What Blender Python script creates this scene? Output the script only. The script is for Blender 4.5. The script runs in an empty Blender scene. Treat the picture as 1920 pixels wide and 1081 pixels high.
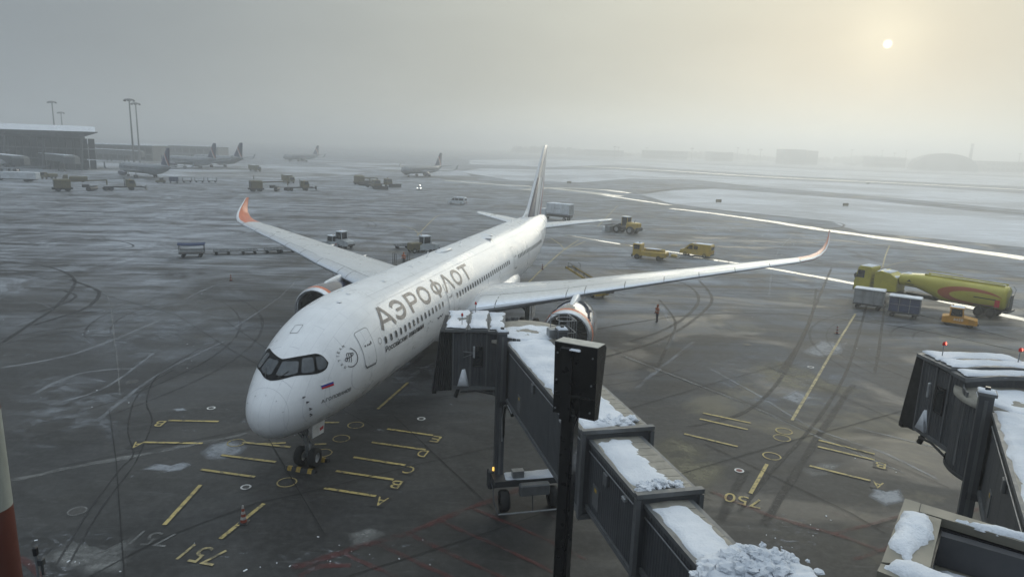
import bpy, bmesh, math, random
from mathutils import Vector, Matrix
from math import radians as R, sin, cos, pi, sqrt, atan2, hypot

sc = bpy.context.scene
COL = sc.collection
random.seed(7)

# ------------------------------------------------------------------ camera
CAM_H, FOC, PITCH, ROLL = 16.867, 1268.6, R(11.895), R(1.890)
fw = Vector((0, cos(PITCH), -sin(PITCH)))
r0 = Vector((1, 0, 0)); u0 = r0.cross(fw)
rt = cos(ROLL) * r0 + sin(ROLL) * u0
up = -sin(ROLL) * r0 + cos(ROLL) * u0
cam = bpy.data.cameras.new('camera'); camo = bpy.data.objects.new('camera', cam); COL.objects.link(camo)
cam.sensor_width = 36; cam.lens = FOC / 1920 * 36; cam.clip_start = 0.1; cam.clip_end = 20000
M_ = Matrix((rt, up, -fw)).transposed().to_4x4(); M_.translation = Vector((0, 0, CAM_H))
camo.matrix_world = M_
sc.camera = camo

def G(px, py, z=0.0):
    """point at height z seen at a pixel of the 1920 px photograph (survey of the photo)"""
    d = fw * FOC + rt * (px - 960) - up * (py - 540.5)
    t = (z - CAM_H) / d.z
    return Vector((d.x * t, d.y * t, z))
def GY(px, py, Y):
    """point at forward distance Y seen at a pixel"""
    d = fw * FOC + rt * (px - 960) - up * (py - 540.5)
    t = Y / d.y
    return Vector((d.x * t, Y, CAM_H + d.z * t))

# ------------------------------------------------------------------ sky, sun
SUN_EL, SUN_AZ = R(7.9), R(27.2)           # sun seen low over the field, right of the view axis
SDIR = Vector((sin(SUN_AZ) * cos(SUN_EL), cos(SUN_AZ) * cos(SUN_EL), sin(SUN_EL)))
world = bpy.data.worlds.new('World'); sc.world = world; world.use_nodes = True
wt = world.node_tree; wt.nodes.clear()
def wn(t, **k):
    n = wt.nodes.new(t)
    for a, b in k.items(): setattr(n, a, b)
    return n
def wmath(op, a, b=None, clamp=False):
    n = wn('ShaderNodeMath', operation=op, use_clamp=clamp)
    for i, v in enumerate((a, b)):
        if v is None: continue
        if isinstance(v, (int, float)): n.inputs[i].default_value = v
        else: wt.links.new(v, n.inputs[i])
    return n.outputs[0]
def wmix(f, a, b, blend='MIX'):
    n = wn('ShaderNodeMix', data_type='RGBA', blend_type=blend)
    for i, v in ((0, f), (6, a), (7, b)):
        if isinstance(v, (int, float)): n.inputs[i].default_value = v
        elif isinstance(v, tuple): n.inputs[i].default_value = v + (1,)
        else: wt.links.new(v, n.inputs[i])
    return n.outputs[2]
sky = wn('ShaderNodeTexSky', sky_type='NISHITA', sun_disc=False, sun_elevation=SUN_EL, sun_rotation=SUN_AZ,
         altitude=180, air_density=1.6, dust_density=6.0, ozone_density=1.0)
tc = wn('ShaderNodeTexCoord')
dotn = wn('ShaderNodeVectorMath', operation='DOT_PRODUCT'); wt.links.new(tc.outputs['Generated'], dotn.inputs[0]); dotn.inputs[1].default_value = SDIR
dp = wmath('MAXIMUM', dotn.outputs['Value'], 0.0)
sep = wn('ShaderNodeSeparateXYZ'); wt.links.new(tc.outputs['Generated'], sep.inputs[0])
# overcast stratus: cool grey away from the sun, warm and bright round it, soft cloud mottling
nz = wn('ShaderNodeTexNoise'); nz.inputs['Scale'].default_value = 2.6; nz.inputs['Detail'].default_value = 5.0
mp = wn('ShaderNodeMapping'); mp.inputs['Scale'].default_value = (1, 1, 3.5); wt.links.new(tc.outputs['Generated'], mp.inputs[0]); wt.links.new(mp.outputs[0], nz.inputs['Vector'])
g1 = wmath('POWER', dp, 3.2); g2 = wmath('POWER', dp, 60.0); g3 = wmath('POWER', dp, 900.0)
OVERCAST_COOL = (1.40, 1.64, 1.86); OVERCAST_WARM = (3.25, 3.25, 2.70)
cl = wmix(g1, OVERCAST_COOL, OVERCAST_WARM)
cl = wmix(wmath('MULTIPLY', g2, 0.16), cl, (4.5, 4.45, 3.5))
cl = wmix(wmath('MULTIPLY', g3, 0.42), cl, (6.4, 6.1, 4.6))
# warm bright band under the cloud deck towards the sun, and the usual brightening of an overcast sky towards the zenith
zc = wmath('MAXIMUM', sep.outputs['Z'], 0.0)
band = wmath('MULTIPLY', wmath('POWER', wmath('SUBTRACT', 1.0, zc), 22.0), wmath('POWER', dp, 4.0))
cl = wmix(wmath('MULTIPLY', band, 0.85), cl, (6.4, 6.2, 4.5))
cie = wmath('ADD', 1.0, wmath('MULTIPLY', wmath('MULTIPLY', zc, zc), 3.2))
mott = wmath('MULTIPLY', cie, wmath('ADD', wmath('MULTIPLY', nz.outputs['Fac'], 0.46), 0.77))
vs = wn('ShaderNodeVectorMath', operation='SCALE'); wt.links.new(cl, vs.inputs[0]); wt.links.new(mott, vs.inputs['Scale'])
mixs = wmix(0.98, sky.outputs[0], vs.outputs[0])
# the pale disc of the sun behind the cloud
disc = wmath('SUBTRACT', dotn.outputs['Value'], cos(R(0.34))); disc = wmath('MULTIPLY', disc, 60000.0, True)
mixs = wmix(disc, mixs, (13.0, 12.8, 10.4))
bg = wn('ShaderNodeBackground'); bg.inputs['Strength'].default_value = 0.15
wt.links.new(mixs, bg.inputs[0])
wo = wn('ShaderNodeOutputWorld'); wt.links.new(bg.outputs[0], wo.inputs[0])

sl = bpy.data.lights.new('sun', 'SUN'); sl.energy = 1.1; sl.angle = R(40); sl.color = (1.0, 0.96, 0.82)
slo = bpy.data.objects.new('sun', sl); COL.objects.link(slo)
slo.rotation_euler = (-SDIR).to_track_quat('-Z', 'Y').to_euler(); slo.location = (100, 200, 120)

sc.view_settings.view_transform = 'Standard'; sc.view_settings.look = 'None'
sc.view_settings.gamma = 1; sc.view_settings.use_curve_mapping = False
sc.view_settings.exposure = 0.12
sc.render.engine = 'CYCLES'
cy = sc.cycles
cy.max_bounces = 5; cy.diffuse_bounces = 2; cy.glossy_bounces = 3; cy.transmission_bounces = 3; cy.transparent_max_bounces = 8
cy.volume_bounces = 1; cy.use_denoising = True; cy.caustics_reflective = False; cy.caustics_refractive = False
cy.sample_clamp_indirect = 4
HAZE_DENSITY = 0.0014

# ------------------------------------------------------------------ materials
MATS = {}
class NT:
    def __init__(s, name):
        s.m = bpy.data.materials.new(name); s.m.use_nodes = True; s.t = s.m.node_tree; s.t.nodes.clear()
        s.o = s.t.nodes.new('ShaderNodeOutputMaterial'); s.b = s.t.nodes.new('ShaderNodeBsdfPrincipled')
        s.t.links.new(s.b.outputs[0], s.o.inputs[0]); s._pos = None
    def n(s, t, **k):
        n = s.t.nodes.new(t)
        for a, b in k.items(): setattr(n, a, b)
        return n
    def put(s, sock, v):
        if isinstance(v, (int, float)): sock.default_value = v
        elif isinstance(v, tuple): sock.default_value = v if len(sock.default_value) == len(v) else v + (1,)
        else: s.t.links.new(v, sock)
    def pos(s):
        if s._pos is None: s._pos = s.n('ShaderNodeNewGeometry').outputs['Position']
        return s._pos
    def obj(s): return s.n('ShaderNodeTexCoord').outputs['Object']
    def map(s, v, scale=(1, 1, 1), rot=(0, 0, 0)):
        m = s.n('ShaderNodeMapping'); m.inputs['Scale'].default_value = scale; m.inputs['Rotation'].default_value = rot
        s.put(m.inputs[0], v); return m.outputs[0]
    def noise(s, v, scale, detail=4, rough=.55, dist=0.0):
        n = s.n('ShaderNodeTexNoise'); s.put(n.inputs['Vector'], v)
        n.inputs['Scale'].default_value = scale; n.inputs['Detail'].default_value = detail; n.inputs['Roughness'].default_value = rough; n.inputs['Distortion'].default_value = dist
        return n.outputs['Fac']
    def ramp(s, f, a, b, ca=0.0, cb=1.0):
        n = s.n('ShaderNodeMapRange'); n.interpolation_type = 'SMOOTHSTEP'; s.put(n.inputs[0], f)
        n.inputs[1].default_value = a; n.inputs[2].default_value = b; n.inputs[3].default_value = ca; n.inputs[4].default_value = cb
        return n.outputs[0]
    def mul(s, a, b, op='MULTIPLY', clamp=False):
        n = s.n('ShaderNodeMath', operation=op, use_clamp=clamp); s.put(n.inputs[0], a); s.put(n.inputs[1], b); return n.outputs[0]
    def mix(s, f, a, b, blend='MIX'):
        n = s.n('ShaderNodeMix', data_type='RGBA', blend_type=blend); s.put(n.inputs[0], f); s.put(n.inputs[6], a); s.put(n.inputs[7], b); return n.outputs[2]
    def sepz(s, v, i=2):
        n = s.n('ShaderNodeSeparateXYZ'); s.put(n.inputs[0], v); return n.outputs[i]
    def bump(s, h, strength=.3, dist=.05):
        n = s.n('ShaderNodeBump'); n.inputs['Strength'].default_value = strength; n.inputs['Distance'].default_value = dist
        s.put(n.inputs['Height'], h); s.t.links.new(n.outputs[0], s.b.inputs['Normal'])
    def fin(s, col=None, rough=None, metal=None, spec=None, alpha=None, emit=None, es=0, coat=None):
        B = s.b.inputs
        for k, v in (('Base Color', col), ('Roughness', rough), ('Metallic', metal), ('Specular IOR Level', spec), ('Alpha', alpha), ('Coat Weight', coat), ('Emission Color', emit)):
            if v is not None: s.put(B[k], v)
        if emit is not None: B['Emission Strength'].default_value = es
        return s.m

def mat(name, col, rough=.5, metal=0.0, var=.12, scale=3.0, dirt=0.0, dirtcol=(.06, .055, .05), bump=0.0, coat=None, spec=None):
    """plain painted or metal surface with soft mottling, streaky dirt and fine relief"""
    if name in MATS: return MATS[name]
    t = NT(name); o = t.obj()
    n1 = t.noise(o, scale, 4); f = t.ramp(n1, .3, .7, 1 - var, 1 + var)
    c = t.mix(1.0, tuple(col), f, 'MULTIPLY')
    if dirt:
        n2 = t.noise(t.map(o, (1.3, 1.3, .35)), scale * .8, 5, .65)
        c = t.mix(t.mul(t.ramp(n2, .45, .72), dirt), c, tuple(dirtcol))
    if bump: t.bump(t.noise(o, scale * 8, 3), bump, .02)
    rv = .02 if metal > .6 else .08; r = t.ramp(t.noise(o, scale * 2.3, 3), .3, .7, max(.03, rough - rv), min(1, rough + rv))
    MATS[name] = t.fin(c, r, metal, spec, coat=coat)
    return MATS[name]

# ------------------------------------------------------------------ mesh builder
class MB:
    def __init__(s): s.v = []; s.f = []; s.mi = []; s.sm = []
    def add(s, vs, fs, mi=0, sm=False):
        o = len(s.v); s.v += [tuple(v) for v in vs]
        for f in fs: s.f.append([o + i for i in f]); s.mi.append(mi); s.sm.append(sm)
        return s
    def box(s, c, d, rz=0.0, mi=0, taper=None, rx=0.0, ry=0.0):
        hx, hy, hz = d[0] / 2, d[1] / 2, d[2] / 2
        tx, ty = taper if taper else (1, 1)
        vs = [Vector((x * (tx if z > 0 else 1), y * (ty if z > 0 else 1), z)) for z in (-hz, hz) for x, y in ((-hx, -hy), (hx, -hy), (hx, hy), (-hx, hy))]
        if rx or ry or rz:
            m = Matrix.Rotation(rz, 3, 'Z') @ Matrix.Rotation(ry, 3, 'Y') @ Matrix.Rotation(rx, 3, 'X'); vs = [m @ v for v in vs]
        C = Vector(c)
        return s.add([v + C for v in vs], [(3, 2, 1, 0), (4, 5, 6, 7), (0, 1, 5, 4), (1, 2, 6, 5), (2, 3, 7, 6), (3, 0, 4, 7)], mi)
    def bevbox(s, c, d, b=.05, rz=0.0, mi=0):
        """box with chamfered vertical edges and top"""
        hx, hy, hz = d[0] / 2, d[1] / 2, d[2] / 2; b = min(b, hx * .9, hy * .9, hz * .9)
        def ring(k, z): return [(x, y, z) for x, y in ((-hx + k, -hy), (hx - k, -hy), (hx, -hy + k), (hx, hy - k), (hx - k, hy), (-hx + k, hy), (-hx, hy - k), (-hx, -hy + k))]
        rings = [ring(b, -hz), ring(b, hz - b), [(x * (hx - b) / hx, y * (hy - b) / hy, hz) for x, y, z in ring(b, hz)]]
        m = Matrix.Rotation(rz, 3, 'Z'); C = Vector(c)
        return s.loft([[m @ Vector(p) + C for p in r_] for r_ in rings], True, True, mi)
    def cyl(s, p0, p1, r_0, r_1=None, n=12, caps=True, mi=0, sm=True):
        r_1 = r_0 if r_1 is None else r_1; a, b = Vector(p0), Vector(p1); d = (b - a).normalized()
        x = d.orthogonal().normalized(); y = d.cross(x)
        vs = [p + (x * cos(2 * pi * i / n) + y * sin(2 * pi * i / n)) * rr for p, rr in ((a, r_0), (b, r_1)) for i in range(n)]
        s.add(vs, [(i, (i + 1) % n, n + (i + 1) % n, n + i) for i in range(n)], mi, sm)
        if caps: s.add(vs, [tuple(range(n))[::-1], tuple(range(n, 2 * n))], mi, False)
        return s
    def bar(s, p0, p1, w, h=None, mi=0):
        """square bar between two points"""
        h = h or w; a, b = Vector(p0), Vector(p1); d = (b - a).normalized()
        x = d.cross(Vector((0, 0, 1))); x = x.normalized() if x.length > 1e-4 else Vector((1, 0, 0)); y = x.cross(d)
        vs = [p + x * i * w / 2 + y * j * h / 2 for p in (a, b) for i, j in ((-1, -1), (1, -1), (1, 1), (-1, 1))]
        return s.add(vs, [(3, 2, 1, 0), (4, 5, 6, 7), (0, 1, 5, 4), (1, 2, 6, 5), (2, 3, 7, 6), (3, 0, 4, 7)], mi)
    def tube(s, pts, r, n=8, mi=0):
        pts = [Vector(p) for p in pts]; rings = []
        for i, p in enumerate(pts):
            d = (pts[min(i + 1, len(pts) - 1)] - pts[max(i - 1, 0)]).normalized()
            x = d.cross(Vector((.13, .21, 1))).normalized(); y = d.cross(x)
            rings.append([p + (x * cos(2 * pi * k / n) + y * sin(2 * pi * k / n)) * r for k in range(n)])
        return s.loft(rings, True, True, mi, True)
    def loft(s, rings, cap0=True, cap1=True, mi=0, sm=False, closed=True):
        n = len(rings[0]); vs = [p for r_ in rings for p in r_]; fs = []
        for j in range(len(rings) - 1):
            for i in range(n if closed else n - 1):
                k = (i + 1) % n; fs.append((j * n + i, j * n + k, (j + 1) * n + k, (j + 1) * n + i))
        s.add(vs, fs, mi, sm)
        if cap0: s.add(rings[0], [tuple(range(n))[::-1]], mi)
        if cap1: s.add(rings[-1], [tuple(range(n))], mi)
        return s
    def prism(s, poly, a, b, axis='Y', mi=0):
        """extrude a 2-d outline: axis Y takes (x,z) outlines, axis Z takes (x,y), axis X takes (y,z)"""
        f = {'Y': lambda p, t: (p[0], t, p[1]), 'Z': lambda p, t: (p[0], p[1], t), 'X': lambda p, t: (t, p[0], p[1])}[axis]
        return s.loft([[f(p, a) for p in poly], [f(p, b) for p in poly]], True, True, mi)
    def lathe(s, prof, c=(0, 0, 0), axis='Z', n=24, mi=0, sm=True):
        rings = []
        for r_, h in prof:
            ring = []
            for i in range(n):
                a = 2 * pi * i / n; x, y = r_ * cos(a), r_ * sin(a)
                p = {'Z': (x, y, h), 'X': (h, x, y), 'Y': (x, h, y)}[axis]
                ring.append((p[0] + c[0], p[1] + c[1], p[2] + c[2]))
            rings.append(ring)
        return s.loft(rings, False, False, mi, sm)
    def build(s, name, m, parent=None, loc=None, rz=0.0, fix=True):
        me = bpy.data.meshes.new(name); me.from_pydata(s.v, [], s.f)
        for x in (m if isinstance(m, (list, tuple)) else [m]): me.materials.append(x)
        me.polygons.foreach_set('material_index', s.mi); me.polygons.foreach_set('use_smooth', s.sm)
        if fix:
            b = bmesh.new(); b.from_mesh(me); bmesh.ops.recalc_face_normals(b, faces=b.faces); b.to_mesh(me); b.free()
        me.update()
        o = bpy.data.objects.new(name, me); COL.objects.link(o)
        if parent: o.parent = parent
        if loc is not None: o.location = loc
        if rz: o.rotation_euler = (0, 0, rz)
        return o

def empty(name, loc=(0, 0, 0), rz=0.0, parent=None):
    o = bpy.data.objects.new(name, None); COL.objects.link(o); o.location = loc; o.rotation_euler = (0, 0, rz); o.empty_display_size = .2
    if parent: o.parent = parent
    return o
def tag(o, label, cat, group=None, kind=None):
    o['label'] = label; o['category'] = cat
    if group: o['group'] = group
    if kind: o['kind'] = kind
    return o
def struct(o, label=None, kind='structure'):
    o['kind'] = kind
    if label: o['label'] = label
    return o
def copy_tree(o, parent=None):
    c = o.copy(); COL.objects.link(c); c.parent = parent
    for ch in list(o.children): copy_tree(ch, c)
    return c
# ------------------------------------------------------------------ ground materials
def ground_material():
    t = NT('apron_concrete'); P = t.pos()
    x = t.sepz(P, 0); y = t.sepz(P, 1)
    big = t.noise(P, .022, 3); mid = t.noise(P, .16, 5, .6, .6); fine = t.noise(P, 2.6, 5, .7); grit = t.noise(P, 14, 3, .7)
    # sweeping streaks left by ploughs and brushes, running across the view
    st1 = t.noise(t.map(P, (.018, .30, 1), (0, 0, R(6))), 1.0, 6, .62, .4)
    st2 = t.noise(t.map(P, (.05, .9, 1), (0, 0, R(-9))), 1.0, 5, .65, .3)
    base = t.mix(t.ramp(mid, .3, .7), (.0125, .0121, .0116), (.030, .0290, .0272))
    base = t.mix(t.ramp(fine, .35, .75, 0, .5), base, (.070, .070, .068))
    base = t.mix(t.ramp(grit, .55, .8, 0, .3), base, (.13, .13, .13))
    sl_ = t.n('ShaderNodeTexBrick'); t.put(sl_.inputs['Vector'], t.map(P, (.13, .13, 1), (0, 0, R(-17)))); sl_.offset = 0; sl_.inputs['Scale'].default_value = 1.0; sl_.inputs['Mortar Size'].default_value = 0.0
    sl_.inputs['Brick Width'].default_value = 1; sl_.inputs['Row Height'].default_value = 1; sl_.inputs['Color1'].default_value = (.80, .80, .81, 1); sl_.inputs['Color2'].default_value = (1.2, 1.19, 1.17, 1)
    base = t.mix(.85, base, sl_.outputs['Color'], 'MULTIPLY')
    base = t.mix(t.ramp(t.noise(P, .55, 5, .7, .5), .60, .74, 0, .6), base, (.012, .012, .012))
    base = t.mix(t.ramp(t.noise(t.map(P, (.4, 2.2, 1), (0, 0, R(35))), .9, 6, .75), .55, .72, 0, .45), base, (.10, .10, .10))
    # beige dried de-icing and silt stains
    silt = t.mul(t.ramp(t.noise(P, .075, 5, .65, 1.2), .54, .68), t.ramp(x, 2, 14))
    base = t.mix(t.mul(silt, .7), base, (.15, .132, .088))
    # thin wind-blown snow: little on the cleared stands, more out on the apron
    area = t.ramp(y, 34, 100, .05, 1)
    iso = t.noise(P, .14, 7, .68, .9); s = t.mul(t.mul(st1, .34), t.mul(st2, .26), 'ADD'); s = t.mul(s, t.mul(iso, .40), 'ADD'); s = t.mul(s, t.mul(big, .22), 'ADD')
    dust = t.mul(t.ramp(s, .50, .74), area)
    patch = t.mul(t.ramp(t.noise(P, .11, 6, .7, .8), .52, .66), t.mul(t.ramp(x, -70, -16, 1, 0), t.ramp(y, 40, 62)))
    dust = t.mul(dust, t.mul(patch, .62), 'ADD', True)
    spk = t.mul(t.ramp(t.noise(P, 1.1, 6, .75), .60, .70), t.mul(t.ramp(mid, .5, .64), .75))
    dust = t.mul(dust, spk, 'MAXIMUM')
    far = t.mul(t.ramp(y, 140, 330, 0, .34), t.ramp(t.mul(t.mul(st1, .5), t.mul(iso, .5), 'ADD'), .40, .58), 'MULTIPLY')
    dust = t.mul(dust, far, 'ADD', True)
    col = t.mix(t.mul(dust, .80), base, (.40, .43, .475))
    wet = t.ramp(t.noise(t.map(P, (.5, 1, 1)), .09, 4, .6, .8), .46, .60)
    rough = t.mul(t.ramp(wet, 0, 1, .62, .45), t.mul(dust, .5), 'ADD', True)
    t.bump(t.mul(fine, grit, 'ADD'), .25, .03)
    return t.fin(col, rough, spec=.32)
M_GROUND = ground_material()

def snow_material(name, cover=.9, grass=(.09, .085, .07), scale=.25, tint=(.66, .70, .77)):
    t = NT(name); P = t.pos()
    n = t.noise(t.map(P, (.35, 1, 1), (0, 0, R(-14))), scale, 7, .68, .5); n2 = t.noise(P, 3.0, 4, .7)
    f = t.ramp(t.mul(n, t.mul(n2, .25), 'ADD'), .40, .66)
    f = t.mul(f, 1 - cover); f = t.mul(f, t.ramp(t.noise(P, .02, 3), .42, .62, 0, 1 - cover), 'ADD', True)
    t.bump(t.mul(n, t.mul(n2, .4), 'ADD'), .6, .12)
    return t.fin(t.mix(f, tint, grass), .75, spec=.25)
M_SNOW = snow_material('snow', .97, (.4, .4, .42), 1.5, (.80, .83, .87))
M_SNOWFIELD = snow_material('snow_field_crust', .72, (.09, .085, .07), .25, (.74, .77, .82))
M_SNOWTHIN = snow_material('thin_snow', .55)

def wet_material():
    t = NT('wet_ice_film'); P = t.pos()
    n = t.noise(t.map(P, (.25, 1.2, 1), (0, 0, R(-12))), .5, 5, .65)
    return t.fin(t.mix(n, (.16, .155, .13), (.40, .38, .31)), t.ramp(n, .3, .7, .05, .22), spec=.8)  # pale cream base carries part of the horizon's reflected glare
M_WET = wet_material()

def paint(name, col, wear=.35, scale=1.6):
    t = NT(name); P = t.pos()
    n = t.noise(P, scale, 6, .75); f = t.ramp(n, .62 - wear * .5, .70 - wear * .3)
    g = t.noise(P, .3, 3)
    c = t.mix(t.ramp(g, .3, .7), tuple(v * .8 for v in col), tuple(min(1, v * 1.15) for v in col))
    return t.fin(t.mix(t.mul(f, .85), c, (.06, .058, .05)), .6)
M_YEL = paint('yellow_paint', (.46, .36, .13), .26, 3.2)
M_YELW = paint('worn_yellow_paint', (.44, .36, .17), .34, 2.6)
M_WHT = paint('white_paint', (.62, .62, .60), .15)
M_RED = None
M_BLKP = paint('black_backing_paint', (.018, .018, .018), .05)
M_JOINT = mat('joint_sealant', (.012, .012, .012), .8, scale=2)

def fade_of(t): return t.n('ShaderNodeAttribute', attribute_name='fade').outputs['Fac']
def track_material(name, col, lo, hi):
    t = NT(name); P = t.pos(); n = t.mul(t.mul(t.noise(P, .55, 5, .7), .7), t.mul(t.noise(P, 3.5, 4, .7), .3), 'ADD')
    return t.fin(col, .6, alpha=t.mul(t.ramp(n, .34, .62, lo, hi), fade_of(t)), spec=.3)
def set_fade(o, vals=None):
    a = o.data.attributes.new('fade', 'FLOAT', 'POINT'); n = len(o.data.vertices); a.data.foreach_set('value', vals if vals else [1.0] * n); return o
M_TRACK = track_material('tyre_track_dark', (.035, .035, .036), .25, .85)
M_TRACKL = track_material('tyre_track_snow', (.42, .44, .47), .0, .38)
M_ICE = track_material('grey_ice_patch', (.34, .36, .39), .25, .85)
M_SILT = track_material('silt_stain', (.20, .185, .125), .0, .7)
M_SCUFF = track_material('scuffed_concrete', (.30, .30, .29), .0, .6)
def speckle(name, col, sc, lo, hi, amax):
    t = NT(name); P = t.pos(); n = t.noise(t.map(P, (1, 1.8, 1), (0, 0, R(20))), sc, 8, .78, .6); g = t.noise(P, .35, 3)
    return t.fin(col, .8, alpha=t.mul(fade_of(t), t.mul(t.ramp(n, lo, hi, 0, amax), t.ramp(g, .40, .58))), spec=.3)
M_DUST = speckle('frozen_snow_dust', (.36, .385, .42), .8, .40, .66, .5)

M_RED = track_material('faded_red_paint', (.15, .042, .040), .0, .5)
M_RUTS = speckle('trodden_slush', (.46, .48, .52), 2.2, .52, .66, .55)
# ------------------------------------------------------------------ ground geometry
ground = MB().add([(-4200, -300, 0), (4200, -300, 0), (4200, 5200, 0), (-4200, 5200, 0)], [(0, 1, 2, 3)]).build('apron_ground', M_GROUND)
struct(ground, 'grey concrete apron with swept snow, tyre tracks and painted stand markings')
LAY = {'snow': .008, 'patch': .004, 'wet': .013, 'track': .018, 'mark': .026, 'joint': .034}
_lay = {}
def layer(k):
    _lay[k] = _lay.get(k, 0) + 1
    return LAY[k] + (_lay[k] % 9) * .0005
def smooth(pts, n=6):
    if len(pts) < 3: return pts
    out = []
    for i in range(len(pts) - 1):
        a, b, c, d = pts[max(i - 1, 0)], pts[i], pts[i + 1], pts[min(i + 2, len(pts) - 1)]
        for k in range(n):
            u = k / n
            out.append(.5 * ((2 * b) + (c - a) * u + (2 * a - 5 * b + 4 * c - d) * u * u + (3 * b - a - 3 * c + d) * u ** 3))
    out.append(pts[-1]); return out
def ribbon(name, px, w, m, lay, sm=True, w1=None, jit=0.0, parent=None):
    pts = [Vector(G(*p)[:2]) for p in px]; pts = smooth(pts) if sm else pts
    z = layer(lay); mb = MB(); k = len(pts); V = []
    for i, p in enumerate(pts):
        d = (pts[min(i + 1, k - 1)] - pts[max(i - 1, 0)]).normalized(); n = Vector((-d.y, d.x))
        ww = w + ((w1 or w) - w) * i / max(1, k - 1)
        a, b = ww / 2 * (1 + random.uniform(-jit, jit)), ww / 2 * (1 + random.uniform(-jit, jit))
        for q in (a, a * .5, -b * .5, -b): V.append((p.x + n.x * q, p.y + n.y * q, z))
    mb.add(V, [(4 * i + j, 4 * i + j + 1, 4 * i + j + 5, 4 * i + j + 4) for i in range(k - 1) for j in range(3)])
    o = mb.build(name, m, parent or ground, fix=False)
    return set_fade(o, [e * (1 if 0 < i < k - 1 else .25) for i in range(k) for e in (0, 1, 1, 0)])
def sheet(name, px, m, lay, jit=.0, sub=6, parent=None, world=False):
    pts = [Vector(p) if world else Vector(G(*p)[:2]) for p in px]; out = []
    for i, p in enumerate(pts):
        q = pts[(i + 1) % len(pts)]; L = (q - p).length
        for k in range(sub):
            v = p.lerp(q, k / sub)
            if jit: v = v + Vector((random.gauss(0, 1), random.gauss(0, 1))) * jit * min(L, 60) / 10
            out.append(v)
    z = layer(lay); n = len(out); c = sum(out, Vector((0, 0))) / n
    if lay == 'snow': return MB().add([(v.x, v.y, z) for v in out], [tuple(range(n))]).build(name, m, parent or ground, fix=False)
    inn = [c.lerp(v, .62) for v in out]
    o = MB().add([(v.x, v.y, z) for v in out + inn + [c]], [(i, (i + 1) % n, n + (i + 1) % n, n + i) for i in range(n)] + [(n + i, n + (i + 1) % n, 2 * n) for i in range(n)]).build(name, m, parent or ground, fix=False)
    return set_fade(o, [0.0] * n + [1.0] * (n + 1))

# snow-covered grass islands, runway strips and the far field
SF = [('snow_field', [(1192, 362), (1271, 357), (1339, 354), (1442, 361), (1612, 374), (1741, 387), (1960, 409), (1960, 468), (1741, 446), (1613, 434), (1578, 424), (1561, 415), (1497, 408), (1420, 400), (1356, 394), (1262, 382)], M_SNOWFIELD),
      ('snow_field', [(1090, 342), (1180, 335), (1300, 337), (1442, 352), (1612, 365), (1741, 377), (1960, 398), (1960, 366), (1655, 346), (1442, 336), (1250, 325), (1150, 318), (1040, 318), (900, 316), (860, 322), (960, 338)], M_SNOWFIELD),
      ('snow_field', [(880, 308), (1040, 313), (1151, 309), (1442, 328), (1655, 338), (1960, 352), (1960, 334), (1655, 323), (1442, 314), (1200, 303), (1040, 298), (880, 300)], M_SNOWFIELD),
      ('snow_field', [(1100, 299), (1442, 311), (1655, 320), (1960, 331), (1960, 324), (1655, 313), (1442, 304), (1200, 295)], M_SNOWTHIN),
      ('snow_field', [(0, 318), (180, 322), (330, 330), (520, 336), (640, 330), (700, 322), (620, 312), (440, 306), (330, 300), (0, 290)], M_SNOWTHIN),
      ('snow_field', [(640, 312), (760, 326), (860, 340), (980, 352), (900, 338), (860, 318), (720, 304), (560, 300)], M_SNOWTHIN)]
for i, (n, px, m) in enumerate(SF):
    o = sheet(n, px, m, 'snow', .05, 7); o.parent = None; struct(o, 'flat snow-covered grass beside the taxiways')
# films of melt water and ice on the taxiway centre lines: they mirror the horizon, and its glare is partly in their pale base
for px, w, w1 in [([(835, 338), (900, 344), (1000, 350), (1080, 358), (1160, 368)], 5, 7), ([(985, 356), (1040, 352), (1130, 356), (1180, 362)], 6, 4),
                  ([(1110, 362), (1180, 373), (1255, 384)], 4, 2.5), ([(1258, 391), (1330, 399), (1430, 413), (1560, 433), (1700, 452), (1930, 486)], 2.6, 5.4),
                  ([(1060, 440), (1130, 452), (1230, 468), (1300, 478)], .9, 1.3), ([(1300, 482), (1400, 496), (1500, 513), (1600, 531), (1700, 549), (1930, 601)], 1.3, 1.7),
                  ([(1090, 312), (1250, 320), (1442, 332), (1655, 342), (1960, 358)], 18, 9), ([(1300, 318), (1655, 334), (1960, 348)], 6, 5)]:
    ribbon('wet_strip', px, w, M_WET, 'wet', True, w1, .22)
for px, w in [([(1195, 364), (1300, 352), (1442, 358), (1612, 371), (1741, 383), (1960, 405)], 4.5), ([(1200, 367), (1262, 383), (1420, 402), (1561, 416), (1580, 425), (1540, 430)], .8)]:
    ribbon('dark_taxiway_edge', px, w, M_TRACK, 'track', True, None, .15)
# long swept streaks of snow on the apron left of the aircraft
for px, w in [([(300, 381), (480, 378), (620, 374), (760, 372)], 1.6), ([(470, 370), (600, 369), (740, 367)], 1.2), ([(0, 398), (200, 402), (420, 396)], .9),
              ([(560, 444), (680, 437), (800, 432)], .5), ([(0, 468), (160, 462), (330, 455)], .5), ([(0, 498), (250, 492), (560, 487)], .9), ([(0, 505), (300, 500), (560, 496)], .6),
              ([(860, 372), (960, 381), (1040, 398)], .7), ([(840, 350), (930, 352), (1010, 349)], 1.2), ([(1005, 440), (1060, 447), (1130, 458)], .7), ([(340, 447), (420, 451), (500, 452)], .4)]:
    ribbon('snow_streak', px, w, M_TRACKL, 'track', True, None, .4)
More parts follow.
